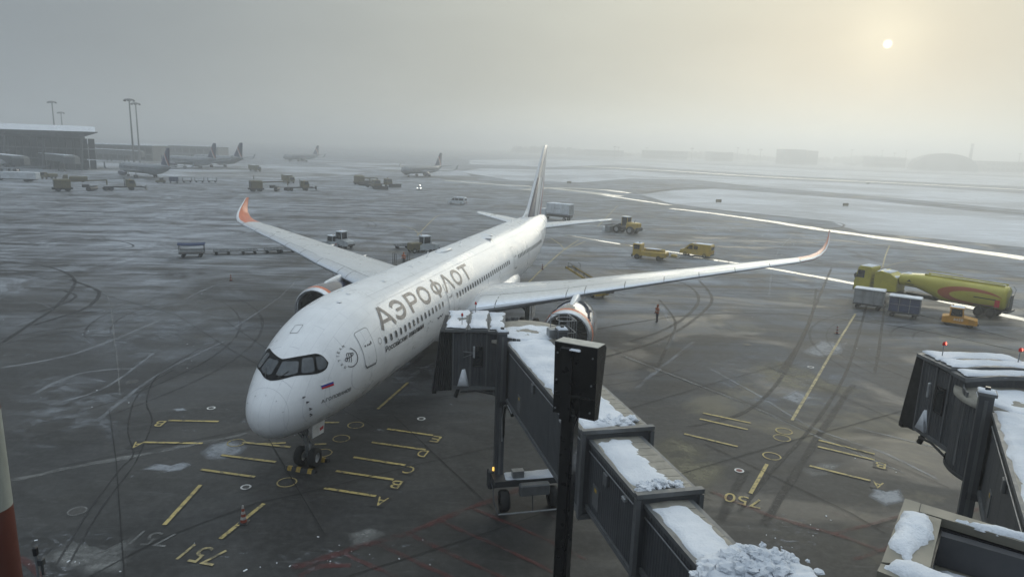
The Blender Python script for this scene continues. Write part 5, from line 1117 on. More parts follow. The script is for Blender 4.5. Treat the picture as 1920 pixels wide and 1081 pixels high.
# ---- fuel tanker
f0, r0_ = G(1606, 548), G(1892, 599)
tk, LT = place('fuel_tanker', 'long lemon yellow articulated fuel tanker with red swoosh on its tank', 'fuel truck', tuple(f0), tuple(r0_)); S = LT / 17.6
cb = pbody(tk, 'cab', [(6.7, .55), (8.7, .55), (8.78, 1.5), (8.62, 2.2), (8.42, 3.1), (8.2, 3.28), (6.9, 3.3), (6.7, 3.2)], 2.45, M_YEL3, .06, .03)
glass(cb, [(8.67, -1.08, 2.05), (8.67, 1.08, 2.05), (8.45, 1.02, 3.0), (8.45, -1.02, 3.0)], 'windscreen').location = (.03, 0, 0); side_glass(cb, [[(7.5, 2.0), (8.5, 2.0), (8.36, 2.85), (7.5, 2.85)]], 1.225, .03, 'window', .55, 3.3); roof_snow(cb, 6.8, 8.2, 1.05, 3.30, .06)
MB().bevbox((8.75, 0, .72), (.2, 2.4, .4), .05).build('bumper', M_DSTEEL, tk); lights(tk, 8.84, None, .95, .78)
for sg in (-1, 1): MB().bar((8.55, sg * 1.25, 2.0), (8.6, sg * 1.5, 2.4), .08, .4).build('mirror', M_BLACK, tk)
md = pbody(tk, 'pump_module', [(3.4, 1.0), (6.2, .75), (6.25, 2.75), (5.6, 3.05), (4.4, 2.9), (3.4, 2.4)], 2.4, M_YEL3, .05); roof_snow(md, 4.4, 6.1, 1.05, 2.95, .12); roof_snow(md, 3.45, 4.2, 1.05, 2.55, .10)
for z in (1.2, 1.6, 2.0, 2.4):
    for y in (-1.05, 1.05): MB().box((6.45, y, z), (.04, .4, .04)).build('cab_step', M_DSTEEL, tk)
MB().box((3.0, 0, .85), (8.4, .9, .3)).box((-3.0, 0, .95), (11, .9, .3)).build('chassis', M_DARKM, tk)
def tank_mat():
    t = NT('tanker_livery'); o = t.obj(); x = t.sepz(o, 0); z = t.sepz(o, 2); n = t.noise(o, .8, 4)
    e1 = t.mul(t.mul(t.mul(t.mul(x, -4.8, 'SUBTRACT'), .29), 2, 'POWER'), t.mul(t.mul(t.mul(z, 1.85, 'SUBTRACT'), 1.15), 2, 'POWER'), 'ADD'); e2 = t.mul(t.mul(t.mul(t.mul(x, -5.6, 'SUBTRACT'), .34), 2, 'POWER'), t.mul(t.mul(t.mul(z, 1.80, 'SUBTRACT'), 1.75), 2, 'POWER'), 'ADD')
    red = t.mul(t.mul(e1, 1.0, 'LESS_THAN'), t.mul(e2, 1.0, 'GREATER_THAN'))
    c = t.mix(red, t.mix(t.ramp(n, .3, .7), (.42, .37, .035), (.48, .425, .05)), (.38, .09, .03)); return t.fin(c, .36, coat=.2)
def tank_ring(x, w, zb, zt): return [(x, w * (abs(cos(a)) ** .62) * (1 if cos(a) >= 0 else -1), (zb + zt) / 2 + (zt - zb) / 2 * (abs(sin(a)) ** .72) * (1 if sin(a) >= 0 else -1)) for a in [2 * pi * k / 28 for k in range(28)]]
tn = MB().loft([tank_ring(*q) for q in ((3.35, .9, 1.95, 2.9), (3.25, 1.12, 1.75, 3.05), (1.2, 1.22, 1.70, 3.2), (-.4, 1.24, 1.25, 3.25), (-1.6, 1.25, .82, 3.25), (-8.0, 1.25, .85, 3.2), (-8.3, 1.15, .95, 3.1), (-8.4, .9, 1.2, 2.9))], True, True, 0, True).build('tank', tank_mat(), tk)
for sg in (-1, 1): MB().bar((.6, sg * .55, 3.28), (-8.0, sg * .55, 3.28), .06, .16).build('walkway_kerb', M_YEL3, tn)
snow_pad([(-7.8, -.5), (.3, -.5), (.3, .5), (-7.8, .5)], 3.22, .05, 'walkway_snow', tn, .03, 8, 4); snow_pad([(1.0, -.6), (3.1, -.6), (3.1, .6), (1.0, .6)], 3.05, .12, 'tank_snow', tn, .05, 4, 4)
MB().tube([(.4, .5, 3.3), (.4, .5, 3.75), (-3.5, .5, 3.75), (-3.5, .5, 3.3)], .03, 6).build('handrail', M_YEL3, tn)
for sg in (-1, 1):
    MB().add([(2.3, sg * 1.24, 2.3), (2.0, sg * 1.24, 2.62), (1.7, sg * 1.24, 2.3), (2.0, sg * 1.24, 2.42)], [(0, 1, 2, 3)]).build('tank_emblem', M_BLACK, tn); MB().box((1.9, sg * 1.235, 2.12), (1.1, .03, .07)).build('emblem_text', M_BLACK, tn); MB().box((-6.4, sg * 1.255, 1.9), (2.3, .03, .09)).build('tank_lettering', M_BLACK, tn); MB().box((-7.7, sg * 1.26, 1.55), (.5, .04, .7)).build('hose_cabinet', M_FRED, tn)
MB().box((-8.6, 0, .8), (.5, 2.4, .16)).box((-8.7, 0, 1.6), (.06, 1.0, 1.6)).build('rear_underrun', M_DSTEEL, tk); MB().tube([(-8.5, -.6, 1.2), (-8.8, -.6, 2.9), (-8.5, -.6, 3.2)], .03, 6).tube([(-8.5, .6, 1.2), (-8.8, .6, 2.9), (-8.5, .6, 3.2)], .03, 6).build('rear_ladder', M_STEEL, tk)
for x in (7.6, 3.6, 2.3, -5.9, -7.2):
    for y in (-1.05, 1.05): wheel(tk, x, y, .52, .42, M_DSTEEL)
for x in (-5.9, -7.2): MB().box((x, 1.08, 1.16), (1.2, .4, .05)).box((x, -1.08, 1.16), (1.2, .4, .05)).build('mudguard', M_DSTEEL, tk)
tk.scale = (S, 1.12, 1.12)

# ---- baggage carts and tugs
def box_cart(front, rear, label, m, group, doors=True):
    r_, _ = place('baggage_cart', label, 'cart', front, rear, group)
    MB().box((0, 0, .55), (3.1, 1.6, .12)).build('deck', M_DSTEEL, r_)
    b_ = MB().box((0, 0, 1.42), (2.95, 1.45, 1.55)).build('box', m, r_)
    for x in (-1.47, -.5, .5, 1.47):
        for y in (-.74, .74): MB().box((x, y, 1.4), (.06, .06, 1.6)).build('post', M_STEEL, r_)
    for y in (-.735, .735):
        for x in (-.98, 0, .98): MB().box((x, y, 1.42), (.84, .02, 1.36)).build('door', m, b_)
        MB().box((0, y, 1.45), (2.9, .035, .05)).build('rail', M_STEEL, b_)
    MB().bevbox((0, 0, 2.27), (3.2, 1.7, .10), .04).build('roof', M_CGREY, r_); roof_snow(r_, -1.55, 1.55, .8, 2.31, .07)
    for x in (-1.05, 1.05):
        for y in (-.62, .62): wheel(r_, x, y, .24, .16, M_DSTEEL)
    MB().bar((1.5, 0, .45), (2.55, 0, .40), .07).build('tow_bar', M_DSTEEL, r_); return r_
def tug(front, rear, label, m, group, number=None, open_=False):
    r_, _ = place('baggage_tug', label, 'tug', front, rear, group)
    b_ = pbody(r_, 'body', [(-1.5, .32), (1.6, .32), (1.66, .6), (1.58, .86), (.35, 1.06), (-.9, 1.06), (-1.5, .95)], 1.5, m, .07)
    c_ = MB()
    for x, y in ((.35, -.62), (.35, .62), (-.85, -.62), (-.85, .62)): c_.bar((x, y, 1.02), (x - (.14 if x > 0 else -.05), y * .95, 1.86), .09)
    c_.build('cab_frame', m, r_)
    MB().bevbox((-.28, 0, 1.92), (1.35, 1.32, .12), .05).build('cab_roof', m, r_); roof_snow(r_, -.9, .35, .6, 1.98, .06)
    MB().box((.22, 0, 1.45), (.03, 1.14, .74)).build('windscreen', M_GLASS, r_); MB().box((-.86, 0, 1.45), (.03, 1.14, .74)).build('rear_window', M_GLASS, r_)
    for sg in (-1, 1): MB().box((-.3, sg * .605, 1.46), (1.0, .025, .72)).build('side_window', M_GLASS, r_)
    MB().bevbox((-.45, 0, .98), (.5, .9, .5), .06).build('seat', M_BLACK, r_)
    for x in (1.0, -.95):
        for y in (-.62, .62): wheel(r_, x, y, .34, .24, M_DSTEEL)
    lights(r_, 1.64, -1.5, .5, .66); MB().bevbox((1.7, 0, .45), (.1, 1.4, .2), .03).build('bumper', M_BLACK, r_); MB().cyl((-.7, .3, 1.98), (-.7, .3, 2.14), .07, .06, 10).build('beacon', M_ORG2, r_); MB().box((-1.6, 0, .5), (.24, .2, .16)).build('hitch', M_DSTEEL, r_)
    if number:
        for sg in (-1, 1):
            vs, fs = fit_text(number, .85, .26); MB().add([(-.05 + (-sg) * -1 * (p[0] - .42) * (1 if sg < 0 else -1), sg * .757, .64 + p[1]) for p in vs], fs).build('fleet_number', M_FWHITE, b_, fix=False)
    return r_
dw = (G(1796, 611) - G(1693, 596)).normalized()
def at_line(px, py, L): c = G(px, py); return tuple(c + dw * L / 2), tuple(c - dw * L / 2)
box_cart(*at_line(1627, 578, 3), 'pale grey panelled baggage cart, last in the train beside the tanker', M_CGREY, 'carts beside the fuel tanker'); box_cart(*at_line(1693, 594, 3), 'dark blue curtained baggage cart behind the orange tug', M_CBLUE, 'carts beside the fuel tanker')
tug(*at_line(1796, 610, 3), 'orange tug numbered 0266 towing carts beside the fuel tanker', M_ORG2, 'airport tugs', '0266')
tug((612, 462), (632, 465), 'pale grey low tug behind the far wing, left of the tall one', M_VGREY, 'airport tugs'); t2 = tug((655, 466), (632, 463), 'taller pale grey tug behind the far wing', M_VGREY, 'airport tugs'); t2.scale = (1.05, 1.1, 1.35)
t3 = tug((818, 470), (782, 473), 'grey and yellow tug right of the flat dolly behind the airliner', M_VGREY, 'airport tugs'); t3.scale = (1.15, 1.1, 1.3); MB().bevbox((-1.9, 0, .8), (1.7, 1.4, .8), .08).build('rear_body', M_ODIM, t3); wheel(t3, -2.3, .6, .34, .24); wheel(t3, -2.3, -.6, .34, .24)
def dolly(front, rear, label, group):
    r_, _ = place('flat_dolly', label, 'dolly', front, rear, group)
    MB().box((0, 0, .50), (2.4, 1.5, .10)).build('deck', M_DSTEEL, r_)
    for x in (-.95, -.48, 0, .48, .95): MB().cyl((x, -.7, .58), (x, .7, .58), .05, .05, 8).build('roller', M_STEEL, r_)
    for y in (-.76, .76): MB().bar((-1.2, y, .60), (1.2, y, .60), .06, .16).build('side_rail', M_CGREY, r_)
    for x in (-.8, .8):
        for y in (-.6, .6): wheel(r_, x, y, .20, .14, M_DSTEEL)
    MB().bar((1.2, 0, .4), (2.3, 0, .38), .06).build('tow_bar', M_DSTEEL, r_); return r_
for i, (x0, x1, y, lab) in enumerate(((432, 402, 476, 'flat roller dolly next to the canopied cart'), (482, 452, 475, 'second flat roller dolly from the canopied cart'), (526, 497, 473, 'third flat roller dolly from the canopied cart'), (552, 524, 472, 'fourth flat roller dolly, half hidden by the far wing'), (770, 738, 465, 'lone flat dolly behind the grey and yellow tug'))): dolly((x0, y), (x1, y + 1), lab, 'flat dollies')
cc, _ = place('canopied_cart', 'baggage cart with a sagging dark canopy at the left end of the dolly train', 'cart', (384, 481), (337, 482))
MB().box((0, 0, .6), (3.3, 1.5, .12)).build('deck', M_DSTEEL, cc); MB().bar((-1.6, .75, .95), (1.6, .75, .95), .05, .2).build('side_board', M_CGREY, cc); MB().bar((-1.6, -.75, .95), (1.6, -.75, .95), .05, .2).build('side_board', M_CGREY, cc)
for x in (-1.6, 1.6):
    for y in (-.7, .7): MB().box((x, y, 1.25), (.07, .07, 1.3)).build('post', M_DSTEEL, cc)
MB().loft([[(x, -.8, 1.85 + k), (x, 0, 2.05 + k * .6), (x, .8, 1.85 + k), (x, .8, 1.72 + k), (x, -.8, 1.72 + k)] for x, k in ((-1.75, .08), (-1.0, -.03), (0, -.06), (1.0, -.03), (1.75, .08))], True, True, 0, True).build('canopy', M_CBLUE, cc)
for x in (-1.1, 1.1):
    for y in (-.6, .6): wheel(cc, x, y, .26, .16, M_DSTEEL)
MB().bar((1.6, 0, .4), (2.7, 0, .38), .06).build('tow_bar', M_DSTEEL, cc)

# ---- wheel loader with a snow attachment
ld, _ = place('wheel_loader', 'yellow wheel loader carrying a steel snow attachment beyond the airliner tail', 'loader', (1140, 433), (1205, 441))
MB().bevbox((-1.9, 0, 1.75), (2.7, 1.9, 1.25), .22).build('engine_hood', M_YEL2, ld); MB().bevbox((-3.2, 0, 1.1), (.5, 2.2, .7), .1).build('counterweight', M_DARKM, ld); MB().box((.2, 0, 1.05), (3.2, 1.0, .6)).build('frame', M_DARKM, ld)
MB().bevbox((-.15, 0, 2.55), (1.35, 1.5, 1.6), .12).build('cab', M_GLASS, ld); MB().bevbox((-.15, 0, 3.42), (1.55, 1.65, .14), .05).build('cab_roof', M_VWHITE, ld)
for x, y in ((.5, -.74), (.5, .74), (-.8, -.74), (-.8, .74)): MB().box((x, y, 2.55), (.09, .09, 1.7)).build('cab_pillar', M_YEL2, ld)
for x in (1.35, -1.75):
    for y in (-1.1, 1.1): wheel(ld, x, y, .82, .6, M_CGREY)
for y in (-.55, .55): MB().bar((.9, y, 1.9), (2.6, y, 1.0), .22, .34).build('lift_arm', M_DARKM, ld)
MB().bevbox((3.4, 0, .75), (1.4, 2.9, 1.2), .1).build('attachment', M_STEEL, ld); MB().box((4.3, 0, .55), (.6, 3.0, .9)).build('attachment_hopper', M_VWHITE, ld)
for y in (-1.1, -.3, .5, 1.2): MB().bar((2.6, y, 1.5), (4.2, y + .2, 1.45), .12).build('hydraulic_ram', M_DSTEEL, ld)
MB().cyl((-2.3, .5, 2.3), (-2.45, .5, 2.95), .06, .06, 8).build('exhaust', M_BLACK, ld)

# ---- yellow low-bed airfield tractor
tr, _ = place('airfield_tractor', 'yellow low tractor with a tall cab and a rear boom, right of the tail', 'tractor', (1189, 483), (1246, 489))
MB().bevbox((1.85, 0, 1.5), (1.35, 2.0, 1.9), .12).build('cab', M_YEL2, tr); MB().box((2.5, 0, 1.95), (.08, 1.7, .75)).build('windscreen', M_GLASS, tr)
for sg in (-1, 1): MB().box((1.85, sg * 1.0, 1.95), (.9, .05, .7)).build('side_window', M_GLASS, tr)
MB().bevbox((-.8, 0, 1.0), (4.0, 2.1, .75), .1).build('deck_body', M_YEL2, tr); MB().cyl((-2.4, 0, 1.45), (.9, 0, 1.45), .34, .34, 14).build('tank', M_YEL2, tr); roof_snow(tr, -1.8, .6, .5, 1.74, .05); roof_snow(tr, 1.3, 2.4, .8, 2.45, .05); MB().cyl((1.7, 0, 2.45), (1.7, 0, 2.62), .1, .08, 10).build('beacon', M_DARKM, tr)
for x in (1.75, -1.7):
    for y in (-.9, .9): wheel(tr, x, y, .42, .34, M_DARKM)
MB().bevbox((2.6, 0, .55), (.2, 2.1, .35), .05).build('bumper', M_DARKM, tr); MB().bar((-2.8, .7, .9), (-4.6, .7, .75), .1).bar((-2.8, -.7, .9), (-4.6, -.7, .75), .1).bar((-4.6, -1.0, .75), (-4.6, 1.0, .75), .14).build('rear_boom', M_DSTEEL, tr); MB().bevbox((-3.9, 0, 1.0), (.9, .6, .4), .08).build('boom_head', M_YEL2, tr)

# ---- belt loader under the near wing
bl, _ = place('belt_loader', 'yellow belt loader with a railed conveyor standing behind the near wing', 'belt loader', (1058, 535), (1146, 566))
pbody(bl, 'chassis', [(-3.2, .38), (2.6, .38), (2.6, .9), (.2, 1.0), (-3.0, 1.05), (-3.25, .8)], 1.75, M_YEL2, .05); MB().bevbox((-1.2, .55, 1.25), (.9, .6, .6), .06).build('operator_seat', M_BLACK, bl)
for x in (1.7, -2.2):
    for y in (-.75, .75): wheel(bl, x, y, .36, .24, M_CGREY)
cv = empty('conveyor', (0, -.35, 0), 0, bl)
MB().bar((-4.0, 0, .95), (4.4, 0, 2.35), .95, .18).build('belt', M_BLACK, cv)
for y in (-.5, .5): MB().bar((-4.0, y, 1.0), (4.4, y, 2.4), .07, .26).build('side_beam', M_YEL2, cv)
MB().cyl((4.45, -.5, 2.36), (4.45, .5, 2.36), .16, .16, 12).build('nose_roller', M_BLACK, cv); MB().cyl((-4.05, -.5, .95), (-4.05, .5, .95), .16, .16, 12).build('tail_roller', M_BLACK, cv)
for a, b in ((-1.5, .3), (.6, 2.2), (2.4, 3.9)): MB().tube([(a, .55, 1.4 + (a + 1.5) * .167), (a, .55, 2.2 + (a + 1.5) * .167), (b, .55, 2.2 + (b + 1.5) * .167), (b, .55, 1.4 + (b + 1.5) * .167)], .03, 6).build('guard_rail', M_DSTEEL, cv)
MB().tube([(2.9, -.55, 2.1), (2.9, -.55, 3.0), (3.3, -.55, 3.1)], .035, 6).build('guard_rail', M_DSTEEL, cv)

# ---- catering truck behind the tail
ct, _ = place('catering_truck', 'white high-box truck with handwritten lettering standing behind the airliner tail', 'truck', (1010, 409), (1076, 416))
bxo = MB().bevbox((-1.0, 0, 2.75), (6.2, 2.5, 2.5), .05).build('box_body', M_VWHITE, ct); MB().box((-1.0, 0, 1.1), (6.4, 1.2, .5)).build('chassis', M_DARKM, ct)
MB().bevbox((3.2, 0, 1.6), (1.7, 2.3, 2.0), .15).build('cab', M_VWHITE, ct); MB().box((4.06, 0, 2.1), (.05, 1.9, .8)).build('windscreen', M_GLASS, ct); roof_snow(ct, -4.0, 2.0, 1.15, 4.0, .08)
for y in (-1.26, 1.26):
    MB().box((-1.0, y, 1.62), (6.0, .02, .10)).build('blue_stripe', M_CBLUE, bxo); vs, fs = stroke([(0, .1), (.15, .6), (.3, .15), (.5, .35), (.7, .1), (.9, .4), (1.1, .1), (1.3, .3), (1.6, .2)], .07); MB().add([(-1.6 + p[0] if y < 0 else -.2 - p[0], y * 1.004, 2.6 + p[1]) for p in vs], fs).build('script_mark', M_CBLUE, bxo, fix=False)
MB().box((-4.12, 0, 2.7), (.04, 2.0, 2.2)).build('rear_door', M_CGREY, bxo)
for x in (3.0, -2.9):
    for y in (-1.0, 1.0): wheel(ct, x, y, .45, .34, M_CGREY)
for y in (-.9, .9): MB().bar((-3.0, y, .9), (1.0, y, 1.5), .1, .2).build('scissor_arm', M_DARKM, ct)

# ---- snow sweepers: truck, plough, gooseneck and blower unit
def sweeper(front, rear, label):
    r_, L = place('snow_sweeper', label, 'snow sweeper', front, rear, 'runway snow sweepers')
    MB().box((6.5, 0, 1.0), (9.0, .9, .35)).build('truck_frame', M_DARKM, r_)
    c_ = pbody(r_, 'cab', [(7.2, .9), (9.3, .9), (9.4, 1.9), (9.0, 3.0), (7.3, 3.05)], 2.4, M_ODIM, .08); glass(c_, [(9.42, -1, 1.9), (9.42, 1, 1.9), (9.06, .95, 2.9), (9.06, -.95, 2.9)], 'windscreen'); side_glass(c_, [[(7.8, 1.9), (9.1, 1.9), (8.9, 2.75), (7.8, 2.75)]], 1.2)
    MB().cyl((7.0, .9, 1.0), (7.0, .9, 3.5), .1, .1, 8).build('exhaust_stack', M_DARKM, r_); MB().cyl((8.2, 0, 3.05), (8.2, 0, 3.3), .12, .1, 8).build('beacon', M_ORG2, r_)
    for x in (8.4, 3.4, 2.2):
        for y in (-1.0, 1.0): wheel(r_, x, y, .55, .4, M_DARKM)
    MB().loft([[(12.2 + dx + .7 * sg_, sg_ * 2.3, z) for dx, z in ((0, .15), (-.35, .5), (-.25, 1.2), (.15, 1.45), (.2, 1.4), (-.1, 1.15), (-.2, .5), (.12, .15))] for sg_ in (-1, 1)], True, True).build('plough_blade', M_DSTEEL, r_)
    for y in (-.6, .6): MB().bar((9.4, y, .9), (11.9, y * 1.8, .8), .14).build('push_arm', M_DARKM, r_)
    MB().bar((2.6, 0, 1.6), (2.6, 0, 3.0), .3).bar((2.6, 0, 2.9), (-6.0, 0, 2.75), .35, .35).build('gooseneck', M_ODIM, r_)
    MB().cyl((-2.2, -2.2, .62), (.3, 2.2, .62), .58, .58, 18).build('brush_roll', M_BLACK, r_); MB().bar((-2.2, -2.2, 1.25), (.3, 2.2, 1.25), 1.1, .16).build('brush_hood', M_DARKM, r_); MB().bevbox((-2.3, .2, 1.35), (1.6, 1.3, .8), .1).build('hydraulic_unit', M_DARKM, r_)
    MB().bevbox((-7.6, 0, 2.1), (3.6, 2.5, 2.4), .2).build('blower_housing', M_ODIM, r_); MB().box((-7.6, 0, .8), (4.4, 2.3, .5)).build('blower_frame', M_DARKM, r_)
    MB().box((-9.42, 0, 2.2), (.06, 1.9, 1.6)).build('radiator_grille', M_BLACK, r_); MB().box((-6.6, 1.26, 2.3), (1.2, .05, 1.2)).box((-8.4, 1.26, 2.3), (1.2, .05, 1.2)).build('louvre_panel', M_DARKM, r_)
    for x in (-6.5, -8.6):
        for y in (-1.0, 1.0): wheel(r_, x, y, .55, .4, M_DARKM)
    k = L / 22.5; r_.scale = (k, 1.05, 1.05); return r_
sweeper((268, 356), (86, 359), 'long yellow snow sweeper with plough, nearest the terminal hall'); sweeper((588, 357), (458, 359), 'long yellow snow sweeper with plough, behind the far wing tip')
sweeper((738, 352), (662, 345), 'snow sweeper with low plough, rearmost of the huddled group'); s4 = sweeper((712, 356), (668, 343), 'snow sweeper end-on with lit lamps in the huddled group')
def small_truck(front, rear, label, m, group='service trucks on the far apron', box=True):
    r_, L = place('service_truck', label, 'truck', front, rear, group)
    MB().box((0, 0, .75), (6.6, 1.0, .3)).build('chassis', M_DARKM, r_); c_ = pbody(r_, 'cab', [(2.0, .6), (3.4, .6), (3.5, 1.5), (3.2, 2.4), (2.0, 2.45)], 2.2, m, .08); glass(c_, [(3.52, -.9, 1.5), (3.52, .9, 1.5), (3.26, .85, 2.3), (3.26, -.85, 2.3)], 'windscreen')
    if box: MB().bevbox((-.9, 0, 2.0), (5.2, 2.3, 2.2), .06).build('box_body', m, r_); roof_snow(r_, -3.4, 1.6, 1.05, 3.1, .06)
    else: MB().bevbox((-.8, 0, 1.4), (5.0, 2.1, 1.0), .2).build('tank_body', m, r_)
    for x in (2.5, -2.0):
        for y in (-.95, .95): wheel(r_, x, y, .45, .3, M_DARKM)
    lights(r_, 3.5, None, .8, .9); r_.scale = (L / 6.9, 1, 1); return r_
small_truck((-15, 338), (72, 341), 'long white box truck at the left edge by the terminal', M_VWHITE); small_truck((80, 336), (106, 335), 'small yellow truck right of the long white box truck', M_ODIM, box=False); small_truck((118, 341), (166, 341), 'yellow truck half hidden behind the nearest snow sweeper', M_ODIM, box=False)
small_truck((486, 322), (470, 320), 'small truck far off behind the second snow sweeper', M_ODIM); small_truck((548, 344), (533, 342), 'dark service truck beyond the second snow sweeper', M_ODIM)
tug((293, 343), (310, 343), 'small tug pulling four carts below the parked jet', M_ODIM, 'airport tugs'); box_cart((318, 343), (334, 343), 'dark box cart behind the small tug below the parked jet', M_CBLUE, 'far baggage carts')
for x, lab in ((351, 'first open cart behind the dark box cart'), (374, 'second open cart behind the dark box cart'), (398, 'last open cart of the far train below the parked jet')):
    r_, _ = place('open_cart', lab, 'cart', (x - 8, 342), (x + 8, 342), 'far baggage carts'); MB().box((0, 0, .6), (3.2, 1.5, .12)).build('deck', M_DSTEEL, r_); MB().bevbox((0, 0, 1.9), (3.3, 1.6, .12), .04).build('canopy', M_CGREY, r_)
    for xx in (-1.5, 1.5):
        MB().box((xx, .7, 1.2), (.08, .08, 1.3)).build('post', M_DSTEEL, r_); MB().box((xx, -.7, 1.2), (.08, .08, 1.3)).build('post', M_DSTEEL, r_)
        wheel(r_, xx * .7, .6, .24, .16, M_DSTEEL); wheel(r_, xx * .7, -.6, .24, .16, M_DSTEEL)

# ---- traffic cones
for (x, y), lab, big in (((433, 526), 'striped cone left of the far engine', 1), ((457, 979), 'red and white striped cone on a yellow bar near the camera', 1), ((1569, 625), 'striped cone beside the long yellow guide line', 1), ((1017, 505), 'small striped cone on the guide line behind the airliner', 1)):
    p = G(x, y); c_ = empty('traffic_cone', p); tag(c_, lab, 'traffic cone', 'traffic cones on the apron')
    MB().bevbox((0, 0, .03), (.42, .42, .06), .02).build('base', M_BLACK, c_)
    for i in range(6):
        z0, z1 = .06 + i * .13, .06 + (i + 1) * .13; MB().cyl((0, 0, z0), (0, 0, z1 - .002), .15 - z0 * .13, .15 - z1 * .13, 14).build('sleeve', mat('dirty_cone_red', (.24, .05, .03), .6, 0, .2, 8) if i % 2 == 0 else mat('dirty_cone_white', (.38, .37, .35), .6, 0, .2, 8), c_)

# ---- people
def person(loc, face, label, top, legs=(.02, .022, .035), pose='stand', cat='person'):
    me = bpy.data.meshes.new('person'); lean = .0
    J = [(0, 0, .98), (0, 0, 1.22), (0, 0, 1.45), (.0, 0, 1.56), (.02, 0, 1.70), (0, .10, .93), (.03, .12, .50), (-.02, .13, .09), (.16, .14, .04), (0, -.10, .93), (-.05, -.12, .50), (-.10, -.13, .09), (.06, -.14, .04),
         (0, .20, 1.42), (.02, .27, 1.14), (.14, .26, .92), (.18, .25, .85), (0, -.20, 1.42), (-.02, -.28, 1.14), (.10, -.27, .90), (.14, -.26, .83)]
    E_ = [(0, 1), (1, 2), (2, 3), (3, 4), (0, 5), (5, 6), (6, 7), (7, 8), (0, 9), (9, 10), (10, 11), (11, 12), (2, 13), (13, 14), (14, 15), (15, 16), (2, 17), (17, 18), (18, 19), (19, 20)]
    RD = [.15, .155, .15, .065, .105, .10, .075, .06, .05, .10, .075, .06, .05, .085, .062, .05, .045, .085, .062, .05, .045]
    me.from_pydata(J, E_, []); o = bpy.data.objects.new('person', me); COL.objects.link(o)
    md_ = o.modifiers.new('skin', 'SKIN'); sv = me.skin_vertices[0].data
    for i, r_ in enumerate(RD): sv[i].radius = (r_ * 1.12, r_); sv[i].use_root = (i == 0)
    o.modifiers.new('sub', 'SUBSURF').levels = 2; o.modifiers['sub'].render_levels = 2
    t = NT('work_clothes'); ob = t.obj(); z = t.sepz(ob, 2); n = t.noise(ob, 6, 3)
    c = t.mix(t.mul(z, .98, 'GREATER_THAN'), t.mix(n, legs, tuple(v * 1.6 for v in legs)), t.mix(n, tuple(v * .8 for v in top), top)); band = t.mul(t.mul(z, 1.16, 'GREATER_THAN'), t.mul(z, 1.22, 'LESS_THAN')); c = t.mix(band, c, (.5, .5, .45)); c = t.mix(t.mul(z, .12, 'LESS_THAN'), c, (.03, .025, .02))
    x = t.sepz(ob, 0); c = t.mix(t.mul(t.mul(t.mul(z, 1.62, 'GREATER_THAN'), t.mul(z, 1.76, 'LESS_THAN')), t.mul(x, .075, 'GREATER_THAN')), c, (.42, .26, .19))
    me.materials.append(t.fin(c, .75)); o.location = loc; o.rotation_euler = (0, 0, face); tag(o, label, cat, 'ground crew')
    hd = MB().lathe([(.0, 1.86), (.07, 1.845), (.115, 1.78), (.122, 1.70), (.105, 1.63)], (-.005, 0, 0), 'Z', 14).build('hood', mat('orange_hood', (.36, .075, .02), .8), o); return o
person(G(1231, 604), R(200), 'person in an orange hooded jacket and dark trousers standing right of the engine', (.40, .085, .025))
person(G(757, 497), R(250), 'person in an orange vest on the stair platform behind the fuselage', (.50, .12, .04)); person(G(476, 337), R(170), 'person in dark clothes walking far off beyond the sweeper', (.05, .05, .055))
st_ = empty('platform_stair', G(752, 500), R(20)); tag(st_, 'small railed platform stair behind the fuselage beside a person', 'platform')
MB().box((0, 0, .35), (2.2, 1.2, .1)).build('platform', M_DSTEEL, st_)
for x in (-1.05, -.75, .8, 1.05):
    for y in (-.55, .55): MB().cyl((x, y, 0), (x, y, 1.9), .035, .035, 6).build('post', M_DSTEEL, st_)
for y in (-.55, .55): MB().bar((.8, y, 1.4), (1.05, y, 1.4), .04).bar((-1.05, y, 1.85), (-.75, y, 1.85), .04).build('rail', M_DSTEEL, st_)
MB().bevbox((1.6, .1, .7), (.9, .8, .7), .1).build('power_unit', M_ODIM, st_)
